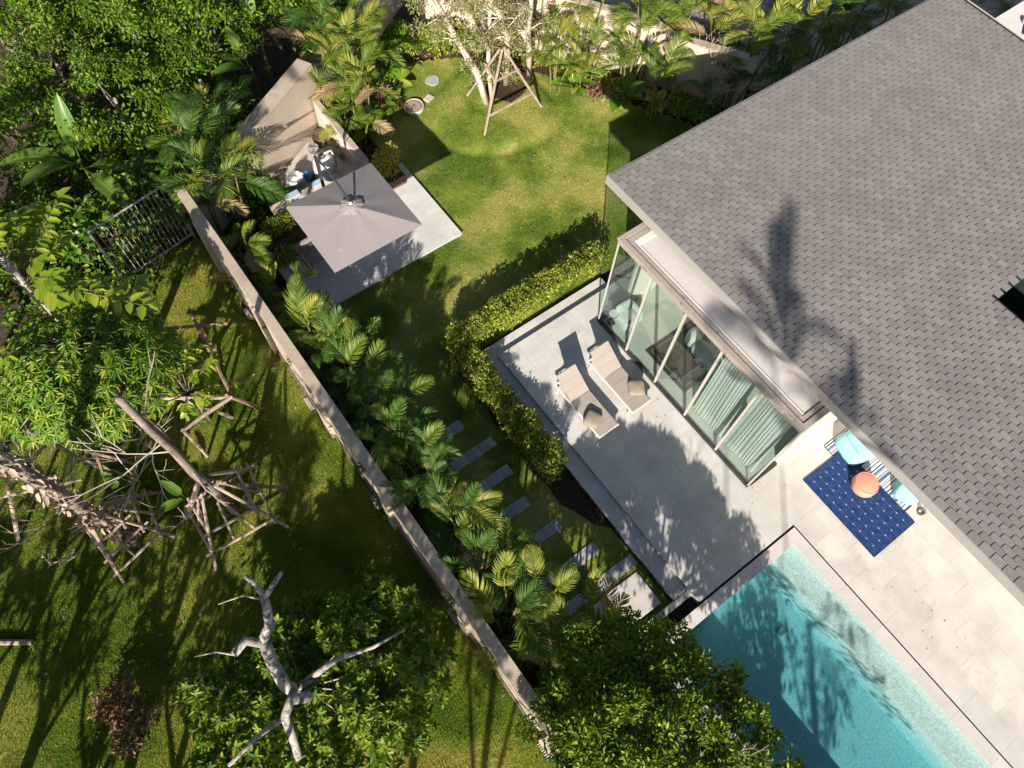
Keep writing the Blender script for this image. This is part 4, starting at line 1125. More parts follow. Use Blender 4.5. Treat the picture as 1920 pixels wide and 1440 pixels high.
GY = ('frond', 'frond', 'frond_gold'); GN = ('frond_dark', 'frond_dark', 'frond'); MX = ('frond', 'frond_dark', 'frond_gold')
# row along the garden wall, from the metal fence down to the pool
for a in [
    (1.90, 14.30, 1.8, 1.15, 12, 'yellowish palm leaning over the wall just below the pump yard', GY), (1.95, 13.00, 1.5, .95, 11, 'yellow tipped palm over the left edge of the umbrella patio', GY),
    (2.00, 11.75, 1.6, 1.0, 11, 'pale gold palm where the patio corner meets the garden wall', GY), (2.05, 10.75, 1.9, 1.2, 13, 'golden young palm against the wall, left of the darker ones', GY),
    (2.45, 10.05, 2.1, 1.3, 13, 'dark green palm right beside the golden young palm', GN), (2.25, 9.00, 2.2, 1.3, 14, 'deep green palm along the wall opposite the hedge corner', GN),
    (2.50, 8.05, 2.2, 1.25, 12, 'green palm whose fronds reach furthest over the shaded lawn', GN), (2.25, 7.10, 2.3, 1.35, 14, 'broad green palm just above the first stepping plank', GN),
    (2.55, 6.15, 2.3, 1.35, 13, 'green palm covering the left end of the second stepping plank', GN), (2.30, 5.20, 2.4, 1.35, 14, 'full green palm covering the ends of the middle stepping planks', GN),
    (2.55, 4.20, 2.4, 1.4, 14, 'bright green palm with one frond fanned toward the fifth plank', MX), (2.20, 3.25, 2.3, 1.35, 13, 'green palm at the wall between the fourth and sixth planks', GN),
    (2.70, 2.55, 2.3, 1.3, 12, 'palm with yellowish leaflets left of the sixth stepping plank', MX), (2.05, 1.80, 2.3, 1.35, 13, 'green palm arching over the wall near the lower end', MX),
    (3.05, 1.45, 2.6, 1.45, 13, 'tall yellow green palm in front of the aggregate slab', MX), (2.55, 0.60, 2.2, 1.3, 12, 'green palm next to the big low tree by the pool', MX),
    (3.45, 0.45, 2.3, 1.35, 11, 'palm whose frond droops across the aggregate slab', MX)]:
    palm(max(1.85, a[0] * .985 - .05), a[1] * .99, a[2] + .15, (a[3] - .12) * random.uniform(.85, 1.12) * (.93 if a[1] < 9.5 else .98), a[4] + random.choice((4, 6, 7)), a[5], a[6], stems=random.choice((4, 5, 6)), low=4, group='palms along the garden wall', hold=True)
# beyond the fence corner and around the pump yard
for a in [
    (1.75, 16.55, 2.4, 1.4, 12, 'green palm rising over the end of the garden wall by the metal fence', GN), (2.55, 16.35, 2.6, 1.4, 12, 'green palm between the garden wall and the pump yard', MX),
    (3.25, 18.05, 2.9, 1.35, 11, 'upright palm standing behind the tall pump yard wall', MX), (2.15, 17.65, 2.8, 1.4, 12, 'dark palm spreading over the heart leaved creeper', GN)]:
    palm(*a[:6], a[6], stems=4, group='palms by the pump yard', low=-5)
for a in [
    (8.2, 19.3, 2.2, 1.3, 13, 'big sunlit yellow palm at the top above the tall yard wall', GY), (7.95, 17.95, 2.1, 1.2, 13, 'sunlit palm with tawny leaflets beside the well', GY),
    (7.15, 17.1, 1.7, 1.0, 11, 'small yellow palm against the low side wall of the pump yard', GY), (9.0, 19.3, 2.2, 1.25, 12, 'palm at the top edge left of the white barked tree', MX),
    (7.95, 20.35, 2.4, 1.4, 12, 'dark palm in front of the jungle at the top', GN), (7.35, 18.45, 1.7, 1.05, 11, 'yellow green palm right behind the corner of the tall yard wall', GY)]:
    palm(*a[:6], a[6], stems=4, group='palms left of the white barked tree')
for a in [
    (14.2, 15.6, 2.0, 1.15, 13, 'low bright palm just right of the tripod supported tree', GY), (15.0, 15.0, 1.8, 1.1, 13, 'low yellow green palm at the bed edge right of the tree', GY),
    (15.6, 15.9, 3.3, 1.3, 12, 'slender tall palm with bare stems in front of the bright wall', GY), (16.2, 14.1, 2.4, 1.2, 12, 'palm with a drooping golden frond before the shaded wall', GY),
    (16.9, 14.3, 3.0, 1.3, 12, 'sunlit palm arching over the step in the back wall', GY), (16.3, 12.6, 1.9, 1.2, 12, 'dark green palm in the shade near the roof corner', GN),
    (14.6, 17.2, 2.6, 1.3, 12, 'palm behind the right trunk of the white barked tree', GY)]:
    palm(*a[:6], a[6], stems=4, group='palms in the back bed')
for a in [
    (18.7, 14.6, 2.3, 1.3, 13, 'yellow palm outside the back wall, left of the dead shrub', GY), (19.6, 13.4, 2.0, 1.25, 12, 'pale dry palm outside the wall above the dead shrub', ('frond_gold', 'dryfrond')),
    (20.3, 12.1, 2.1, 1.35, 13, 'gold lit palm outside the wall beside the roof edge', GY), (21.4, 11.5, 2.2, 1.35, 13, 'green palm by the roof edge, second along it', MX),
    (22.6, 11.0, 2.3, 1.35, 13, 'green palm by the roof edge, third along it', MX), (23.7, 10.8, 2.2, 1.3, 12, 'shaded palm by the roof edge, fourth along it', GN),
    (24.9, 10.2, 2.2, 1.25, 12, 'small palm at the far end of the roof edge', MX), (18.8, 11.5, 1.7, 1.15, 11, 'shaded palm between dead shrub and roof', GN), (20.0, 10.5, 1.6, 1.1, 11, 'dark small palm tucked under the roof edge', GN)]:
    palm(*a[:6], a[6], stems=4, group='palms beyond the back wall')
# tall palms standing outside the frame: their shadows fall on roof, pool and terrace
for a in [(-4.1, -12.8, 16.0, 1.65, 16, 'tall palm standing far below the pool'), (-4.0, -15.0, 15.8, 1.0, 11, 'tall slim palm standing furthest below the pool')]:
    palm(*a[:6], MX, stems=1, spread=.2, low=-12, group='palms below the pool')

# ------------------------------------------------------------------ big paddle leaves
def paddle_mesh(name, mat, n=10, w=0.20, curl=0.35, tear=0.0, seed=0):
    r = random.Random(seed); vs = []; fs = []
    for i in range(n + 1):
        t = i / n
        x = t; z = 0.28 * t - curl * t * t
        ww = w * (math.sin(math.pi * min(1, (t * .97 + .03)) ** 0.72)) ** 0.6 if 0 < t < 1 else 0.012
        jl = 1 - tear * r.random(); jr = 1 - tear * r.random()
        vs += [(x, -ww * jl, z + ww * .28), (x, -ww * .5 * jl, z + ww * .17), (x, 0, z), (x, ww * .5 * jr, z + ww * .17), (x, ww * jr, z + ww * .28)]
    for i in range(n):
        for k in range(4):
            fs.append((i * 5 + k, i * 5 + k + 1, i * 5 + k + 6, i * 5 + k + 5))
    m = MB().add(vs, fs)
    m.tube([(-.3, 0, -.10), (0, 0, 0.002)] + [(i / n, 0, .28 * i / n - curl * (i / n) ** 2 + .002) for i in range(1, n)], [.016, .014] + [.012 * (1 - i / n) + .002 for i in range(1, n)], 5)
    return m.mesh(name, mat, True)
BL = [paddle_mesh('leaf', M['banana'], seed=s, curl=c, w=w) for (s, c, w) in ((1, .30, .20), (2, .55, .19), (3, .15, .17))]
BG = [paddle_mesh('leaf', M['rosette'], seed=s, curl=c, w=w) for (s, c, w) in ((4, .40, .34), (5, .55, .38))]
def paddle_plant(name, x, y, h, leaves, lab, cat, meshes, z0=LZ, group=None):
    t = thing(name, (x, y, z0), lab, cat, group)
    MB().tube([(0, 0, 0), (.02, .0, h * .5), (.03, .02, h)], [.05 * max(1, h / 1.2), .05, .02], 8).build('stem', M['stem'], t)
    for k, (az, el, s) in enumerate(leaves):
        o = bpy.data.objects.new('leaf', meshes[k % len(meshes)]); link(o, t)
        o.location = (.03, .02, h * (1 - .03 * k)); o.scale = (s, s, s)
        o.rotation_euler = (R_(random.uniform(-12, 12)), R_(-el), R_(az))
        o.location += Vector((math.cos(R_(az)) * math.cos(R_(el)), math.sin(R_(az)) * math.cos(R_(el)), math.sin(R_(el)))) * .28 * s
    return t
paddle_plant('banana_plant', -0.55, 19.65, 2.0, [(205, 20, 1.5), (165, 28, 1.55), (60, 55, 1.5), (285, -20, 1.5), (320, 5, 1.2), (110, 35, 1.1)], 'banana plant with big paddle leaves in the dark jungle gap', 'banana plant', BL)
paddle_plant('banana_plant', 5.4, 20.4, 1.9, [(190, 20, 1.1), (150, 30, 1.0), (100, 45, 1.1), (230, 10, 1.0)], 'banana plant half hidden behind the tall yard wall', 'banana plant', BL)
paddle_plant('banana_plant', 6.3, 21.6, 2.2, [(80, 60, 1.2), (160, 30, 1.1), (250, 30, 1.1)], 'banana plant with upright leaf at the top edge', 'banana plant', BL)
paddle_plant('broad_leaf_sapling', -2.75, 9.15, .55, [(115, 30, .62), (175, 12, .68), (150, -10, .5)], 'sapling with two long bright leaves beside the lattice stake', 'sapling', BL)
paddle_plant('broad_leaf_sapling', -4.0, 10.25, .6, [(95, 60, .6), (300, 20, .55), (200, 10, .5)], 'sapling with dark paddle leaves beside the shaggy trunk', 'sapling', BL)
for (x, y, n, s, lab) in [(9.55, 18.75, 7, .62, 'dark glossy broad leaved plant at the lawn edge by the white tree'), (8.55, 17.95, 6, .55, 'broad leaved plant under the tawny palm'), (7.75, 17.55, 7, .58, 'round leaved plant near the low side wall'),
                          (14.65, 15.15, 8, .60, 'round leaved plant at the bed edge near the yellow palms'), (15.85, 13.75, 9, .62, 'large rosette of round leaves at the shadow edge'), (16.5, 12.9, 7, .5, 'shaded round leaved plant by the roof corner'),
                          (2.6, -0.25, 7, .6, 'big leaved plant in the dark gap between wall and pool tree'), (2.1, 0.1, 6, .55, 'pale big leaved plant beside the wall in the dark gap')]:
    paddle_plant('round_leaf_plant', x, y, .30, [(k * 360 / n + random.uniform(-15, 15), random.uniform(8, 50), s * random.uniform(.8, 1.15)) for k in range(n)], lab, 'plant', BG, group='broad leaved bed plants')

def subclumps(cl, k, f, rs):
    """Break big clumps into smaller tufts over their upper skin, with gaps between."""
    out = []
    for (x, y, z, a, b, c) in cl:
        for i in range(k):
            t = rs.uniform(0, 6.28); u = rs.uniform(-.15, 1.0); w = math.sqrt(max(0, 1 - u * u)); s = f * rs.uniform(.7, 1.25)
            out.append((x + a * .85 * w * math.cos(t), y + b * .85 * w * math.sin(t), z + c * .9 * u, a * s, b * s, c * s * .9))
    return out
# ------------------------------------------------------------------ shrubs
def shrub(name, x, y, clumps, dens, size, width, mat, lab, cat='shrub', z0=LZ, group=None, stems=5, stem_mat=None, **k):
    t = thing(name, (x, y, z0), lab, cat, group)
    foliage('foliage', clumps, dens, size, width, mat, t, **k)
    m = MB()
    for s in range(stems):
        c = clumps[s % len(clumps)]
        m.tube([(c[0] * .25, c[1] * .25, 0), (c[0] * .6, c[1] * .6, c[2] * .5), (c[0], c[1], c[2])], [.02, .015, .006], 5)
    m.build('stems', stem_mat or M['bark'], t)
    return t
def hedge_run(x0, y0, x1, y1, w, h, lab):
    L = math.hypot(x1 - x0, y1 - y0); n = max(2, int(L / .34)); cl = []
    for i in range(n + 1):
        u = i / n
        for s in (-.22, .22):
            cl.append(((x1 - x0) * (u - .5) + random.uniform(-.06, .06) + s * w * (y1 - y0) / L, (y1 - y0) * (u - .5) + random.uniform(-.06, .06) + s * w * (x1 - x0) / L, h * random.uniform(.50, .62), .30 * random.uniform(.85, 1.15), .30 * random.uniform(.85, 1.15), h * random.uniform(.36, .46)))
    t = thing('hedge', ((x0 + x1) / 2, (y0 + y1) / 2, LZ), lab, 'hedge', 'clipped hedge round the terrace')
    foliage('foliage', cl, 300, .075, .046, M['hedge'], t, droop=.05, up=.7, shell=.62, rand=.9)
    m = MB()
    for i in range(n):
        u = (i + .5) / n; px, py = (x1 - x0) * (u - .5), (y1 - y0) * (u - .5)
        m.tube([(px, py, 0), (px + .03, py, h * .4), (px - .02, py + .04, h * .75)], [.014, .01, .006], 5)
    m.build('stems', M['bark'], t)
hedge_run(5.42, 4.45, 5.42, 8.75, .62, 1.02, 'clipped green hedge along the terrace step facing the stepping planks')
hedge_run(5.6, 8.98, 10.55, 8.98, .62, 1.05, 'clipped yellow green hedge along the lawn side of the terrace')
shrub('golden_shrub', 7.18, 15.24, [(-.22, .0, 1.15, .28, .26, .42), (.15, .02, 1.22, .30, .27, .45), (.0, .05, .6, .42, .26, .4), (-.4, .1, .75, .2, .2, .3)], 330, .075, .045, M['goldshrub'], 'golden yellow leaved shrub in the right planter trough', z0=-.2, group='shrubs in the patio planters')
shrub('golden_shrub', 6.25, 15.46, [(0, 0, .75, .16, .12, .22), (.12, .0, .6, .14, .12, .2)], 330, .06, .035, M['goldshrub'], 'small golden shrub behind the top corner of the parasol', z0=-.2, group='shrubs in the patio planters')
shrub('planter_shrub', 3.40, 15.18, [(-.35, 0, .75, .30, .26, .40), (.05, 0, .80, .30, .26, .42), (.42, .05, .85, .28, .24, .40)], 330, .07, .042, M['hedge'], 'green shrub in the left planter trough, partly under the parasol', z0=-.2, group='shrubs in the patio planters')
for (x, y, s, mt, lab) in [(8.9, 18.35, .5, 'red', 'dark red leaved shrub under the palms left of the lawn'), (9.15, 18.95, .4, 'red', 'purple brown shrub beside the glossy plant at the lawn edge'), (15.2, 14.55, .38, 'red', 'small reddish shrub at the back bed edge'),
                           (15.55, 14.1, .4, 'olive', 'grey green low shrub at the back bed edge'), (14.9, 15.75, .5, 'hedge', 'low yellow green shrub behind the round leaved plant'), (17.0, 12.35, .55, 'rosette', 'dark shrub in the shade beside the roof'),
                           (17.6, 11.6, .55, 'rosette', 'dark shrub hugging the roof edge under the dead twigs'), (13.7, 17.9, .6, 'hedge', 'leafy shrub behind the white barked tree'), (12.2, 19.6, .7, 'hedge', 'leafy shrub left behind the white barked tree'),
                           (10.6, 20.1, .7, 'jungle', 'green shrub at the top edge of the lawn'), (2.3, 12.5, .45, 'hedge', 'low shrub beneath the pale gold palm by the patio'), (2.9, 14.4, .4, 'hedge', 'small shrub between palm and left planter'),
                           (3.1, 6.7, .4, 'rosette', 'low dark shrub between palms and stepping planks'), (3.2, 2.9, .4, 'rosette', 'low dark shrub beneath the lower palms')]:
    cl = [(random.uniform(-.3, .3) * s * 2, random.uniform(-.3, .3) * s * 2, s * random.uniform(.5, 1.0), s * .6, s * .6, s * .5) for k in range(5)]
    shrub('bed_shrub', x, y, cl, 120, .13, .06, M[mt], lab, group='low shrubs in the beds')
# reddish half-dead shrub by the lower left tree
shrub('dry_shrub', -6.05, 5.45, [(random.uniform(-.5, .4), random.uniform(-.6, .6), random.uniform(.2, .5), .30, .30, .24) for k in range(8)], 120, .12, .05, M['red'], 'dry red brown shrub on the lawn left of the low tree')

# dead twiggy shrub
dd = thing('dead_shrub', (17.9, 12.0, LZ), 'leafless pale twiggy shrub in front of the shaded back wall', 'shrub')
def twigs(m, p, d, L, r, depth, rr):
    q = p + d * L
    mid = p + d * L * .5 + Vector((rr.uniform(-1, 1), rr.uniform(-1, 1), 0)) * L * .05
    m.tube([p, mid, q], [r, r * .85, r * .7], 4, cap=False)
    if depth:
        for k in range(rr.choice((2, 2, 3))):
            nd = (d + Vector((rr.uniform(-.6, .6), rr.uniform(-.6, .6), rr.uniform(-.1, .35)))).normalized()
            twigs(m, q, nd, L * rr.uniform(.6, .85), r * .62, depth - 1, rr)
rr = random.Random(5)
for k in range(6):
    m = MB()
    twigs(m, Vector((rr.uniform(-.25, .25), rr.uniform(-.25, .25), 0)), Vector((rr.uniform(-.55, .55), rr.uniform(-.45, .55), 1)).normalized(), .85, .030, 4, rr)
    m.build('branch', M['twig'], dd)

# ------------------------------------------------------------------ trees
def limb(pts, r0, r1, mat, parent, name='branch', sides=8, wob=.06):
    n = len(pts)
    return MB().tube(pts, [r0 + (r1 - r0) * i / (n - 1) for i in range(n)], sides, wob=wob).build(name, mat, parent, True)
def crown_limbs(t, base, clumps, mat, r=.05):
    for c in clumps:
        b = Vector(base); e = Vector(c[:3]); md = b.lerp(e, .55) + Vector((0, 0, .12)) + Vector((random.uniform(-.1, .1), random.uniform(-.1, .1), 0))
        limb([b, md, e], r, r * .25, mat, t, 'branch', 6)

# big low tree by the pool (lower right)
pt = thing('pool_tree', (3.3, -2.3, LZ), 'dense round glossy leaved tree overhanging the pool corner', 'tree')
cl = []
for (x, y, z, r) in [(1.45, -.55, 2.9, .75), (2.1, -.35, 2.9, .75), (2.85, -.15, 2.85, .80), (3.55, -.35, 2.75, .72), (4.25, -.75, 2.6, .62), (1.75, -1.25, 3.3, .8), (2.6, -1.15, 3.35, .85), (3.4, -1.2, 3.2, .8), (4.2, -1.55, 2.95, .72),
                     (4.7, -1.85, 2.6, .50), (2.2, -2.0, 3.55, .85), (3.1, -2.1, 3.55, .85), (3.9, -2.35, 3.2, .75), (4.55, -2.75, 2.75, .55), (2.7, -3.0, 3.6, .85), (3.6, -3.2, 3.3, .8), (4.35, -3.6, 2.9, .62), (3.2, -4.0, 3.4, .85), (4.1, -4.4, 3.0, .75),
                     (1.3, -1.9, 3.0, .7), (1.6, -2.9, 3.2, .8), (2.3, -4.0, 3.2, .8), (3.4, -4.9, 3.0, .8)]:
    cl.append((x - 3.3, y + 2.3, z - .05, r, r, r * .8))
foliage('crown', subclumps(cl, 9, .36, rr), 185, .125, .052, M['gloss'], pt, up=.5, shell=.3, rand=.7, fold=.22)
foliage('inner_leaves', cl, 30, .12, .05, M['gloss'], pt, shell=.2)
limb([(0, 0, -.1), (.05, 0, 1.2), (0, .1, 2.0)], .17, .11, M['palebark'], pt, 'trunk', 10)
crown_limbs(pt, (0, .1, 1.9), cl[::2], M['palebark'], .055)
for (x, y, z) in [(-.2, -.2, 3.5), (-.55, .9, 3.6), (.35, -.6, 3.9), (-.3, -.9, 3.95)]:
    m = MB(); twigs(m, Vector((x, y, z - .6)), Vector((random.uniform(-.3, .3), random.uniform(-.3, .3), 1)).normalized(), .45, .016, 3, rr); m.build('twig', M['twig'], pt)

# low spreading tree with pale crooked limbs (lower left)
bt = thing('crooked_tree', (-2.44, 3.09, LZ), 'spreading tree with pale crooked limbs at the bottom of the lawn', 'tree')
W2 = lambda pts: [(x + 2.44, y - 3.09, z + .3) for (x, y, z) in pts]
limb(W2([(-2.3, 3.0, -.4), (-2.44, 3.09, .6), (-2.35, 3.0, 1.4), (-2.55, 3.31, 2.5), (-2.47, 3.75, 3.0), (-2.36, 4.17, 3.3)]), .17, .115, M['palebark'], bt, 'trunk', 10, .1)
limb(W2([(-2.36, 4.17, 3.3), (-2.08, 4.24, 3.6), (-1.92, 4.52, 3.9), (-1.86, 4.71, 4.0)]), .12, .075, M['palebark'], bt, 'branch', 9, .1)
limb(W2([(-1.86, 4.71, 3.98), (-1.85, 4.9, 4.2), (-1.91, 5.1, 4.4)]), .07, .045, M['palebark'], bt, 'branch')
limb(W2([(-1.9, 4.65, 3.95), (-1.62, 4.7, 4.2), (-1.33, 4.76, 4.4)]), .065, .04, M['palebark'], bt, 'branch')
limb(W2([(-2.38, 4.1, 3.28), (-2.62, 4.30, 3.5), (-2.88, 4.17, 3.62)]), .10, .08, M['palebark'], bt, 'branch')
limb(W2([(-2.4, 3.02, 1.9), (-2.3, 2.9, 2.4), (-2.58, 3.0, 2.6), (-2.85, 2.85, 2.4), (-2.95, 2.5, 2.1), (-3.1, 2.1, 1.8)]), .13, .08, M['palebark'], bt, 'branch', 9, .1)
limb(W2([(-2.9, 2.85, 2.3), (-3.45, 2.81, 2.6), (-4.0, 2.62, 3.0)]), .06, .035, M['palebark'], bt, 'branch')
limb(W2([(-2.4, 3.2, 2.2), (-1.5, 3.2, 2.3), (-.72, 2.9, 2.6), (0.0, 2.82, 2.5)]), .08, .02, M['palebark'], bt, 'branch')
limb(W2([(-1.86, 4.6, 3.95), (-2.2, 5.0, 3.8), (-2.7, 5.2, 3.6)]), .025, .01, M['twig'], bt, 'twig')
limb(W2([(-2.9, 4.2, 3.4), (-3.2, 4.5, 3.3), (-3.6, 4.7, 3.2)]), .025, .01, M['twig'], bt, 'twig')
cl = []
rb = random.Random(8)
for k in range(95):
    a = rb.uniform(0, 6.28); d = math.sqrt(rb.random())
    x, y = -2.35 + d * 2.75 * math.cos(a), 2.95 + d * 2.15 * math.sin(a)
    cl.append((x + 2.44, y - 3.09, rb.uniform(.9, 2.5) - .35 * d, .42, .42, .26))
P, O = clump_points(cl, 15.0, .3)
rosettes('crown', P, O * .5 + np.array([0, 0, .9]) + rng.normal(size=P.shape) * .3, 6, .18, .085, M['gloss'], bt, .72, .15)
foliage('inner_leaves', [(c[0], c[1], c[2] - .2, c[3], c[4], c[5]) for c in cl], 16, .17, .085, M['gloss'], bt)
crown_limbs(bt, (.05, .2, 1.6), cl[::5], M['palebark'], .03)

# bare leaning-looking trunk in the lattice stake
ta = thing('bare_trunk_tree', (-1.97, 8.39, LZ), 'tall bare grey trunk with a few thin twigs, held by a timber lattice', 'tree')
limb([(0, 0, -.1), (.03, .02, 1.5), (-.02, .03, 3.0), (.03, 0, 4.4), (.0, .02, 5.6), (.02, 0, 7.0)], .115, .07, M['bark'], ta, 'trunk', 12, .05)
limb([(.10, .05, 4.6), (.12, .07, 5.4), (.06, .06, 6.2)], .05, .03, M['bark'], ta, 'trunk', 8)
for (a, z, L) in [(230, 2.6, 1.5), (275, 3.2, 1.1), (150, 4.4, 1.6), (195, 4.9, 1.7), (60, 5.8, 1.2)]:
    m = MB(); ra = R_(a); d = Vector((math.cos(ra), math.sin(ra), .1)).normalized()
    twigs(m, Vector((0, 0, z)), d, L * .55, .022, 2, rr); m.build('branch', M['twig'], ta)

# shaggy trunk leaving the frame on the left
tb = thing('shaggy_palm', (-4.35, 9.15, LZ), 'palm with shaggy peeling brown trunk rising out of frame at left', 'palm')
limb([(0, 0, -.1), (.04, .0, 1.5), (0, .03, 3), (.03, 0, 4.5), (.06, .02, 9.6)], .17, .13, M['bark'], tb, 'trunk', 12, .12)
P = []; D = []
for k in range(330):
    z = random.uniform(.5, 7.2); a = random.uniform(0, 6.28); r = .165
    P.append((r * math.cos(a), r * math.sin(a), z)); D.append((math.cos(a) * .5, math.sin(a) * .5, random.choice((1, -1)) * random.uniform(.5, 1.2)))
P = np.array(P); D = np.array(D); U = np.stack([P[:, 0], P[:, 1], 0 * P[:, 0]], 1)
V, F = leaf_arrays(P, D, U + rng.normal(size=P.shape) * .05, rng.uniform(.12, .30, len(P)), rng.uniform(.06, .13, len(P)), .3, .05)
tag(link(bpy.data.objects.new('bark_strips', np_mesh('bark_strips', V, F, M['timber'])), tb), kind='stuff')
for k in range(9):
    o = bpy.data.objects.new('frond', random.choice(FR['frond'])); link(o, tb); o.location = (.06, .02, 9.6); o.scale = (1.6,) * 3; o.rotation_euler = (0, R_(-60 + k * 10), R_(k * 137.5))

# glossy rosette tree (left)
ts = thing('umbrella_leaf_tree', (-2.95, 12.9, LZ), 'tree with dense whorls of glossy finger leaves at the left', 'tree')
limb([(0, 0, -.1), (.1, -.1, 1.6), (.15, -.3, 3.2), (.3, -.7, 4.2)], .16, .08, M['bark'], ts, 'trunk', 10)
rc = random.Random(4); C = []; A = []; ends = []
for k in range(520):
    a = rc.uniform(0, 6.28); d = math.sqrt(rc.random())
    x, y = .15 + d * 2.0 * math.cos(a), -1.2 + d * 1.7 * math.sin(a)
    z = 4.55 - .75 * d * d + rc.uniform(-.45, .25)
    C.append((x, y, z)); A.append((math.cos(a) * d * .7, math.sin(a) * d * .7, 1)); ends.append((x, y, z))
rosettes('crown', C, A, 9, .215, .058, M['rosette'], ts, .86, .30)
for e in ends[::14]:
    b = Vector((.3, -.7, 4.1)); limb([b, b.lerp(Vector(e), .5) + Vector((0, 0, -.15)), Vector(e)], .03, .01, M['palebark'], ts, 'branch', 5)
# broad leaved pale tree (upper left edge)
tt = thing('teak_tree', (-3.0, 14.6, LZ), 'young tree with very large light green leaves and a pale trunk', 'tree')
limb([(0, 0, -.1), (.02, .02, 1.8), (.0, .0, 3.6), (.05, .03, 5.6)], .15, .09, M['palebark'], tt, 'trunk', 10)
def spray(t, pts_end, base, n, size, width, mat):
    """Branches carrying big leaves in opposite pairs."""
    P = []; D = []; U = []
    for e in pts_end:
        b = Vector(base); e = Vector(e); md = b.lerp(e, .5) + Vector((0, 0, .18))
        limb([b, md, e], .022, .006, M['stem'], t, 'branch', 5)
        ax = (e - md).normalized(); sd = ax.cross(Vector((0, 0, 1))).normalized()
        for k in range(n):
            u = .25 + .75 * k / (n - 1)
            p = md.lerp(e, u)
            for s in (-1, 1):
                P.append(p); D.append(ax * .45 + sd * s * .9 + Vector((0, 0, random.uniform(-.25, .15)))); U.append(Vector((random.uniform(-.3, .3), random.uniform(-.3, .3), 1)))
        P.append(e); D.append(ax + Vector((0, 0, -.2))); U.append(Vector((0, 0, 1)))
    P = np.array([tuple(q) for q in P]); D = np.array([tuple(q) for q in D]); U = np.array([tuple(q) for q in U]); m = len(P)
    V, F = leaf_arrays(P, D, U, size * rng.uniform(.65, 1.2, m), width * rng.uniform(.75, 1.15, m), .16, .28)
    link(bpy.data.objects.new('leaves', np_mesh('leaves', V, F, mat)), t)
rt = random.Random(12)
ends = [(1.4 + rt.uniform(-.8, .8), -1.9 + rt.uniform(-.9, .9), 4.2 + rt.uniform(-.6, .6)) for k in range(17)] + [(.9 + rt.uniform(-.7, .9), .9 + rt.uniform(-.8, .8), 4.5 + rt.uniform(-.6, .5)) for k in range(12)] + [(rt.uniform(-1, 1), rt.uniform(-1, 1), 5.3) for k in range(6)]
spray(tt, ends, (.0, .0, 3.8), 5, .38, .21, M['bigleaf'])
tc = thing('teak_sapling', (-1.30, 11.15, LZ), 'leafy sapling with large light leaves inside the square timber stake', 'tree')
limb([(0, 0, -.1), (.02, 0, 1.2), (0, .03, 2.4)], .07, .03, M['bark'], tc, 'trunk', 8)
ends = [(rt.uniform(-1.1, 1.0), rt.uniform(-1.1, 1.0), rt.uniform(1.1, 2.9)) for k in range(26)]
spray(tc, ends, (0, 0, 1.6), 4, .25, .15, M['bigleaf'])
# trunk stump at left edge
te = thing('slim_tree', (-4.55, 13.0, LZ), 'slim grey tree trunk under the glossy whorls at the left edge', 'tree')
limb([(0, 0, -.1), (.03, 0, 1.5), (.0, .05, 3.2), (.05, 0, 5)], .12, .08, M['bark'], te, 'trunk', 9)
spray(te, [(rt.uniform(-.8, .8), rt.uniform(-.8, .8), 4.8 + rt.uniform(-.4, .5)) for k in range(9)], (0, 0, 4.2), 4, .3, .16, M['bigleaf'])

# white barked tree with tripod
wt = thing('white_bark_tree', (12.55, 16.5, LZ + .1), 'multi stemmed tree with white peeling bark on the lawn mound', 'tree')
w0 = lambda pts: [(x - 12.55, y - 16.5, z + .2) for (x, y, z) in pts]
trunks = [w0([(11.80, 16.42, -.2), (11.55, 16.55, 1.1), (11.0, 16.75, 2.4), (10.6, 16.85, 3.4), (10.0, 16.5, 4.6), (9.55, 16.3, 5.6)]),
          w0([(12.0, 16.3, -.2), (11.95, 16.5, 1.2), (11.9, 16.4, 2.6), (11.65, 16.0, 3.9), (11.3, 15.9, 5.2)]),
          w0([(12.9, 16.75, -.2), (12.65, 16.4, 1.4), (12.3, 15.95, 2.6), (11.85, 15.7, 3.6), (11.2, 15.5, 4.8), (10.6, 15.2, 5.6)]),
          w0([(13.85, 16.65, -.2), (13.6, 16.4, 1.0), (13.0, 15.8, 2.6), (12.4, 15.0, 4.2), (12.0, 14.6, 5.4)]),
          w0([(12.2, 16.5, -.2), (12.4, 16.9, 1.3), (12.2, 17.0, 2.8), (11.5, 16.7, 4.4)])]
for k, p in enumerate(trunks):
    limb(p, (.13, .08, .14, .115, .07)[k], .045, M['paperbark'], wt, 'trunk', 9, .12)
cl = []; rw = random.Random(21)
for p in trunks:
    for q in p[2:]:
        for k in range(6):
            e = (q[0] + rw.uniform(-.9, .9), q[1] + rw.uniform(-.8, .8), q[2] + rw.uniform(-.6, .7))
            cl.append((e[0], e[1], e[2], .34, .34, .26))
            limb([q, ((q[0] + e[0]) / 2 + rw.uniform(-.1, .1), (q[1] + e[1]) / 2, (q[2] + e[2]) / 2 + .1), e], .022, .007, M['paperbark'], wt, 'branch', 5)
for k in range(14):
    cl.append((rw.uniform(-.9, .6), rw.uniform(-.4, .6), rw.uniform(.4, 1.8), .3, .3, .25))
foliage('crown', cl, 120, .10, .034, M['olive'], wt, up=.3, shell=.15, rand=1.0)

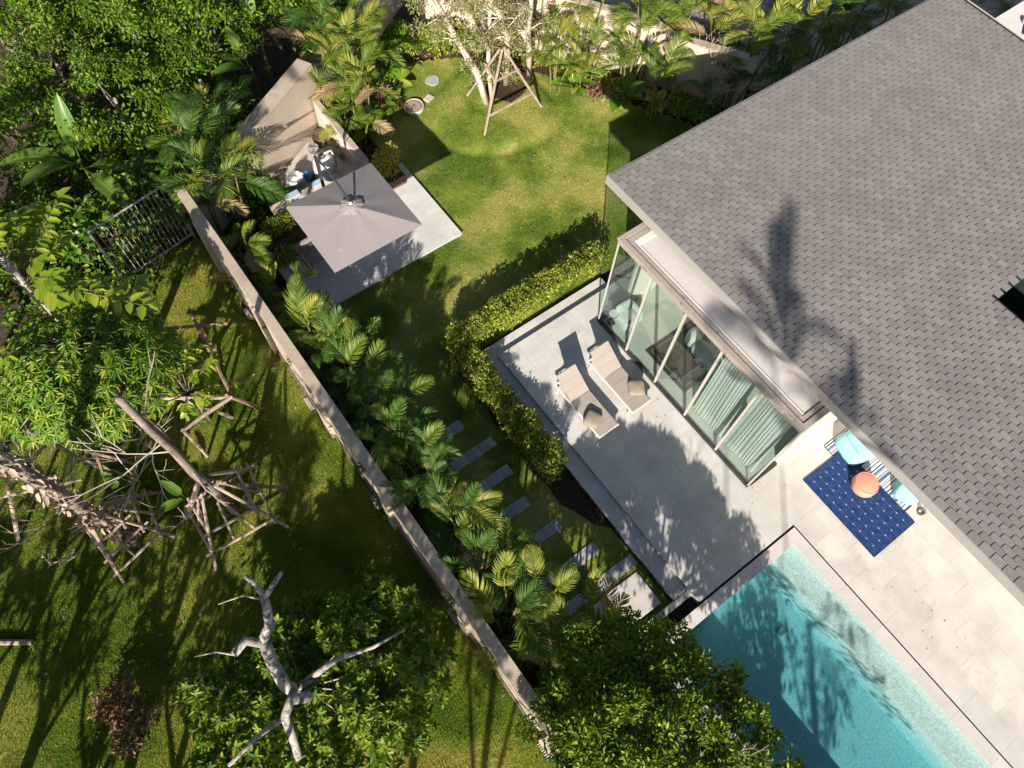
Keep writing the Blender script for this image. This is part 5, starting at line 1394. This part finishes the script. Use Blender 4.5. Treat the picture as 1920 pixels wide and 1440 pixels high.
# ------------------------------------------------------------------ timber stakes
def stake(name, x, y, lab, poles, group='timber tree stakes'):
    t = thing(name, (x, y, LZ), lab, 'tree stake', group)
    for (a, b, r, mt) in poles:
        a = Vector(a); b = Vector(b); md = a.lerp(b, .5) + Vector((random.uniform(-.02, .02), random.uniform(-.02, .02), 0))
        MB().tube([a, md, b], [r, r * 1.05, r * .9], 7, wob=.12).build('pole', M[mt], t, False)
    return t
def lattice(r0, legs, top, rails, brace, rot=0.0):
    """Legs from the ground to the trunk, square rails with overhanging ends, cross braces."""
    P = []
    for (x, y) in legs: P.append(((x, y, -.05), (x * top[0], y * top[0], top[1]), r0, 'timber'))
    n = len(legs)
    for (z, ov) in rails:
        k = z / top[1]
        for i in range(n):
            a = legs[i]; b = legs[(i + 1) % n]; f = 1 + (top[0] - 1) * k
            ax, ay, bx, by = a[0] * f, a[1] * f, b[0] * f, b[1] * f
            dx, dy = bx - ax, by - ay; L = math.hypot(dx, dy); dx, dy = dx / L * ov, dy / L * ov
            P.append(((ax - dx, ay - dy, z + .03 * (i % 2)), (bx + dx, by + dy, z + .03 * (i % 2)), r0 * .85, 'timber'))
    for (i, u, v) in brace:
        a = legs[i]; b = legs[(i + 1) % n]
        f = 1 + (top[0] - 1) * .25; g = 1 + (top[0] - 1) * .8
        P.append(((a[0] * f + (b[0] - a[0]) * f * u, a[1] * f + (b[1] - a[1]) * f * u, .5), (a[0] * g + (b[0] - a[0]) * g * v, a[1] * g + (b[1] - a[1]) * g * v, 1.9), r0 * .8, 'timber'))
    return P
LA = [(-1.08, -1.06), (.94, -1.20), (1.1, .75), (-1.09, .55)]
stake('timber_lattice', -1.97, 8.39, 'four legged timber lattice stake around the tall bare trunk', lattice(.044, LA, (.16, 2.35), ((.55, .16), (1.15, .14)), ((0, .35, .5), (0, .7, .6), (1, .5, .5), (3, .4, .4))))
LB = [(-.68, -.85), (.85, -.45), (1.0, .9), (-.9, .95)]
stake('timber_lattice', -4.35, 9.15, 'timber lattice stake around the shaggy brown trunk', lattice(.042, LB, (.24, 2.2), ((.5, .14), (1.1, .16), (1.7, .2)), ((0, .4, .5), (1, .5, .5), (3, .6, .5))))
stake('timber_square', -1.30, 11.15, 'square timber frame stake around the large leaved sapling', [((1.30, -.55, -.05), (.75, -.75, 1.9), .05, 'timber2'), ((.80, -.78, 1.75), (-1.5, .75, 1.95), .05, 'timber'), ((.85, -.70, 1.72), (1.1, 1.8, 2.0), .045, 'timber2'), ((.85, -.8, 1.78), (-.6, -.95, 1.80), .05, 'timber'),
    ((1.75, 1.05, 2.0), (-.15, 2.15, 1.95), .045, 'timber2'), ((.30, .62, 2.0), (-1.55, .40, 2.05), .05, 'timber'), ((.55, -.35, -.05), (-.55, .55, 1.6), .045, 'timber'), ((1.1, 1.75, -.05), (1.1, 1.8, 2.05), .045, 'timber2'), ((-.55, -.95, -.05), (-.55, -.95, 1.85), .045, 'timber'), ((.0, -.3, 1.0), (.5, .3, 1.0), .03, 'timber')])
stake('timber_stake', -5.0, 11.8, 'timber stake legs and rails at the left edge under the whorled leaves', [((-1.75, -.95, -.05), (-.9, -.2, 1.5), .05, 'timber'), ((-1.5, -.2, 1.2), (.5, -1.0, 1.2), .04, 'timber'), ((.9, -.6, -.05), (.2, .3, 2.2), .05, 'timber'), ((-.9, -.3, 1.5), (.9, .5, 1.5), .045, 'timber'), ((1.2, .2, 1.3), (.8, -1.2, .6), .04, 'timber2'), ((.9, -.4, 1.3), (1.55, -.75, -.05), .05, 'timber'), ((-.4, -1.3, .9), (.9, .3, 1.1), .04, 'timber')])
stake('timber_tripod', 12.55, 16.5, 'timber tripod propping the white barked tree', [((-1.72, -1.32, -.02), (-.62, -.78, 2.75), .045, 'timber'), ((.80, -1.38, -.02), (-.55, -.76, 2.75), .045, 'timber'), ((-1.10, .60, 0.02), (-.68, -.70, 2.7), .045, 'timber'), ((-1.42, -1.18, .75), (.42, -1.20, .78), .04, 'timber'), ((-.98, -1.0, 1.85), (-.10, -1.0, 1.88), .035, 'timber'), ((-1.0, -.95, 1.83), (-.85, -.15, 1.86), .035, 'timber')])
o = tag(MB().tube([(-2.25, 9.32, .55), (-1.4, 8.55, .50), (-.50, 7.85, .42)], [.06, .055, .04], 8, wob=.15).build('loose_branch', M['timber2']), 'rough brown branch resting across the timber lattice', 'branch')
o = tag(MB().tube([(-8.4, 9.05, -.22), (-7.85, 8.66, -.20), (-7.32, 8.27, -.22)], [.07, .07, .065], 9, wob=.05).build('fallen_pole', M['timber']), 'sawn timber pole lying on the lawn at the left edge', 'pole')

# ------------------------------------------------------------------ jungle beyond the fence (upper left)
rj = random.Random(31)
def jungle_tree(x, y, h, r, n, lab, mat='jungle', size=.14, width=.072, dens=66, name='jungle_tree'):
    t = thing(name, (x, y, LZ), lab, 'tree', 'dense jungle beyond the fence')
    limb([(0, 0, -.1), (rj.uniform(-.2, .2), rj.uniform(-.2, .2), h * .45), (rj.uniform(-.2, .2), rj.uniform(-.2, .2), h * .8)], .12, .05, M['bark'], t, 'trunk', 8)
    cl = []
    for k in range(n):
        a = rj.uniform(0, 6.28); d = math.sqrt(rj.random()) * r
        zz = h * (1.0 - .42 * (d / r) ** 2) + rj.uniform(-.35, .25)
        s = rj.uniform(.45, .8)
        cl.append((d * math.cos(a), d * math.sin(a), zz, s, s, s * .6))
    for k in range(n // 2):
        a = rj.uniform(0, 6.28); d = r * rj.uniform(.75, 1.0)
        cl.append((d * math.cos(a), d * math.sin(a), h * rj.uniform(.15, .55), .6, .6, .5))
    foliage('crown', subclumps(cl, 6, .45, rj), dens, size, width, M[mat], t, up=.55, shell=.3, rand=.65, fold=.2, droop=.25)
    foliage('inner_leaves', cl, 10, size, width, M[mat], t, shell=.2)
    crown_limbs(t, (0, 0, h * .45), cl[:n:3], M['bark'], .035)
for a in [(0.6, 23.6, 3.6, 1.7, 15, 'leafy tree in the top left corner of the jungle'), (2.9, 22.3, 4.0, 1.7, 16, 'sunlit leafy tree in the middle of the jungle'), (4.7, 22.2, 3.7, 1.6, 14, 'leafy tree in the jungle above the tall yard wall'),
          (-1.6, 21.6, 2.9, 1.5, 12, 'dim leafy tree at the left edge of the jungle'), (1.3, 20.6, 3.3, 1.5, 14, 'leafy tree directly behind the banana plant'), (3.6, 20.1, 3.0, 1.4, 13, 'leafy tree hanging toward the upright palm'),
          (5.6, 23.8, 3.5, 1.6, 13, 'leafy tree at the top edge left of the yellow palm'), (3.0, 24.8, 4.0, 1.8, 14, 'leafy tree at the top edge of the jungle'), (-0.6, 25.6, 3.8, 1.8, 13, 'leafy tree beyond the top left corner'), (7.4, 23.0, 2.9, 1.4, 11, 'leafy tree behind the boundary wall at the top'),
          (9.6, 23.6, 2.8, 1.6, 11, 'leafy tree behind the boundary wall right of the yellow palm'), (-3.6, 19.4, 2.6, 1.4, 11, 'dim leafy tree beside the metal fence at the left edge')]:
    jungle_tree(*a)
for (x, y, r, lab) in [(1.35, 18.75, 1.15, 'creeper with big heart leaves beside the banana plant'), (.3, 18.1, .95, 'creeper with heart leaves right behind the metal fence'), (-1.7, 18.2, 1.0, 'creeper with heart leaves at the left end of the metal fence'), (2.4, 19.1, .9, 'creeper with heart leaves below the upright palm')]:
    cl = [(rj.uniform(-r, r), rj.uniform(-r, r) * .8, rj.uniform(.3, 1.3), .4, .4, .3) for k in range(11)]
    shrub('heart_leaf_creeper', x, y, cl, 20, .22, .20, M['vine'], lab, 'creeper', group='heart leaved creepers by the fence', droop=.3, up=1.2, shell=.6, rand=.5)
cl = [(rj.uniform(-.9, .9), rj.uniform(-.7, .3), rj.uniform(.3, .8), .3, .3, .22) for k in range(6)]
shrub('heart_leaf_creeper', -.35, 16.75, cl, 13, .15, .13, M['vine'], 'small creeper climbing through the metal fence bars', 'creeper', group='heart leaved creepers by the fence', droop=.3, up=1.2)
# shadow casting neighbours outside the frame, lower left
for (x, y, h, r, lab) in [(-9.8, 1.0, 6.5, 1.5, 'slim tree below the lower left of the lawn'), (-11.5, 4.0, 6.8, 1.5, 'slim tree left of the lower lawn'), (-8.0, 2.9, 4.2, .9, 'short slim tree just below the lower lawn'), (-9.6, 4.6, 5.2, 1.0, 'forked slim tree at the lower left edge'), (-12.5, 6.5, 6.0, 1.3, 'slim tree outside the left edge'), (-7.2, .6, 5.6, .8, 'slim tree with small crown below the lawn'), (-11.2, 5.6, 3.3, 1.5, 'low round tree outside the lower left edge'), (-9.6, 2.4, 3.1, 1.3, 'low round tree below the lower left edge'), (-9.6, 11.6, 8.2, 2.2, 'tall spreading tree outside the left edge'), (-8.2, 14.5, 6.5, 1.8, 'spreading tree outside the left edge near the jungle'), (-5.7, -6.3, 7.0, 1.35, 'leafy tree far below the crooked tree'), (-5.6, -3.8, 7.0, 1.35, 'leafy tree below the crooked tree, second of four'), (-5.6, -1.4, 7.0, 1.3, 'leafy tree below the crooked tree, third of four'), (-5.1, 0.6, 7.2, 1.3, 'leafy tree just below the crooked tree'), (-12.4, 7.4, 3.6, 1.5, 'low round tree outside the left edge beyond the fallen pole'), (-10.6, 3.4, 4.0, 1.4, 'low dense tree outside the lower left corner'), (-7.7, 1.7, 2.8, 1.1, 'low bushy tree right below the dry shrub')]:
    t = thing('slim_tree', (x, y, LZ), lab, 'tree', 'slim trees below the lawn')
    limb([(0, 0, -.1), (.05, .05, h * .5), (0, 0, h)], .13, .06, M['bark'], t, 'trunk', 9)
    limb([(0.02, .02, h * .45), (.5, -.3, h * .7), (.8, -.4, h * .9)], .06, .03, M['bark'], t, 'branch', 7)
    limb([(0.02, .02, h * .5), (-.5, .3, h * .75), (-.7, .6, h * .95)], .06, .03, M['bark'], t, 'branch', 7)
    cl = [(rj.uniform(-r, r), rj.uniform(-r, r), h * rj.uniform(.85, 1.1), .45, .45, .35) for k in range(20 if lab.startswith('leafy') else 10)]
    foliage('crown', cl, 55, .17, .08, M['gloss'], t)
for (x, y, h, r, lab) in [(1.2, -9.6, 4.4, 1.5, 'loose leafy tree beside the lower end of the pool'), (3.4, -7.0, 2.2, .9, 'low leafy tree at the pool edge below the frame'), (0.2, -12.0, 6.0, 1.6, 'loose leafy tree beyond the lower end of the pool')]:
    t = thing('loose_tree', (x, y, LZ), lab, 'tree', 'trees below the pool')
    limb([(0, 0, -.1), (.05, .05, h * .5), (0, 0, h)], .12, .05, M['bark'], t, 'trunk', 9)
    cl = [(rj.uniform(-r, r), rj.uniform(-r, r), h * rj.uniform(.7, 1.15), .40, .40, .30) for k in range(13)]
    crown_limbs(t, (0, 0, h * .5), cl[::2], M['bark'], .04)
    foliage('crown', cl, 26, .18, .08, M['gloss'], t)
# courtyard planting in the roof opening
shrub('courtyard_shrub', 16.6, .05, [(rj.uniform(-.8, .8), rj.uniform(-.6, .5), rj.uniform(1.6, 2.6), .4, .4, .35) for k in range(8)], 60, .10, .06, M['rosette'], 'dark shrub down inside the roof courtyard opening')
palm(16.5, -.55, 2.3, 1.0, 9, 'small yellow palm down inside the roof courtyard', GY, stems=2, group=None)
palm(24.9, 9.1, .5, .5, 9, 'scrubby weed palm behind the far roof edge', GY, stems=2, group=None)

for (x, y, r, lab) in [(-3.6, 17.0, 1.3, 'tangle of low dark undergrowth at the left edge below the banana plant'), (-2.2, 16.6, 1.0, 'low dark undergrowth left of the metal fence'), (-1.6, 19.9, 1.2, 'low undergrowth at the foot of the banana plant'), (.2, 20.6, 1.2, 'low undergrowth right behind the banana plant'), (-.2, 17.9, .9, 'low undergrowth behind the fence bars'), (-4.6, 18.2, 1.3, 'undergrowth at the far left edge of the jungle'), (3.2, 17.0, .7, 'low undergrowth between palms left of the tall yard wall')]:
    cl = [(rj.uniform(-r, r), rj.uniform(-r, r), rj.uniform(.15, .7), .45, .45, .3) for k in range(12)]
    shrub('undergrowth', x, y, cl, 40, .15, .10, M['jungle'], lab, 'undergrowth', group='undergrowth of the jungle', up=.9)

for (x, y, h, n, sd, lab) in [(-3.55, 10.6, 1.6, 4, 41, 'leafless thin branching sapling between the two timber lattices'), (-5.6, 11.0, 1.9, 4, 42, 'leafless twiggy sapling at the left edge by the stake'), (-2.9, 11.0, 2.6, 5, 43, 'pale dead branches sprawling below the whorled leaves'), (-6.3, 9.9, 1.2, 3, 44, 'small leafless sapling at the far left edge')]:
    t = thing('bare_sapling', (x, y, LZ), lab, 'sapling', 'leafless saplings on the neighbouring lawn'); q = random.Random(sd)
    for k in range(n):
        m = MB(); twigs(m, Vector((q.uniform(-.1, .1), q.uniform(-.1, .1), 0 if k < 2 else h * .4)), Vector((q.uniform(-.9, .9), q.uniform(-.9, .9), .8)).normalized(), h * .45, .024, 3, q)
        m.build('branch', M['twig'], t)

# ------------------------------------------------------------------ ground cover and litter
def cover(path, w, n, h, size, width, mat, lab):
    cl = []
    q = random.Random(len(path) * 7 + n)
    for k in range(n):
        i = q.randrange(len(path) - 1); u = q.random(); a, b = path[i], path[i + 1]
        cl.append((a[0] + (b[0] - a[0]) * u + q.uniform(-w, w), a[1] + (b[1] - a[1]) * u + q.uniform(-w, w), LZ + h * q.uniform(.2, 1.0), .28, .28, .20))
    o = foliage('ground_cover', cl, 55, size, width, M[mat], None, up=.9, shell=.2)
    tag(o, lab, 'ground cover', kind='stuff')
cover([(11.0, 20.0), (12.5, 19.2), (14.0, 17.5), (15.1, 15.9), (15.9, 14.5), (16.7, 13.1), (17.4, 11.8)], .38, 75, .5, .11, .05, 'hedge', 'low leafy ground cover filling the back bed')
cover([(7.2, 18.4), (8.6, 18.9), (10.2, 19.9), (11.2, 20.6)], .5, 36, .6, .12, .06, 'jungle', 'low leafy ground cover under the palms left of the lawn')
cover([(1.85, 15.6), (2.0, 11.0), (2.2, 6.0), (2.4, .4)], .38, 100, .8, .14, .06, 'rosette', 'dark leafy ground cover beneath the wall palms')
cover([(15.5, 19.5), (17.5, 16.5), (19.5, 14.0), (21.0, 12.3)], .7, 50, .9, .13, .06, 'jungle', 'scrubby growth outside the back wall')
def litter(name, boxes, n, zf, lab):
    P = []
    for k in range(n):
        a, b, c, d = random.choice(boxes); x, y = random.uniform(a, b), random.uniform(c, d); P.append((x, y, zf(x) + .008))
    P = np.array(P); D = rng.normal(size=(n, 3)); D[:, 2] *= .08; U = np.array([0, 0, 1.0]) + rng.normal(size=(n, 3)) * .15
    V, F = leaf_arrays(P, D, U, rng.uniform(.03, .075, n), rng.uniform(.015, .03, n), .25, 0.0)
    tag(link(bpy.data.objects.new(name, np_mesh(name, V, F, M['litter']))), lab, 'leaves', kind='stuff')
litter('fallen_leaves', [(10.5, 22, -4, 8.4)], 60, lambda x: rz_(x) + .018, 'few dry leaf scraps scattered on the shingle roof')
litter('fallen_leaves', [(6.4, 9.2, 0, 7.9), (9.8, 11, -6, .5), (5.85, 6.2, 0, 8)], 45, lambda x: 0 if x > 6.25 else -.15, 'few dry leaf scraps lying on the terrace tiles')
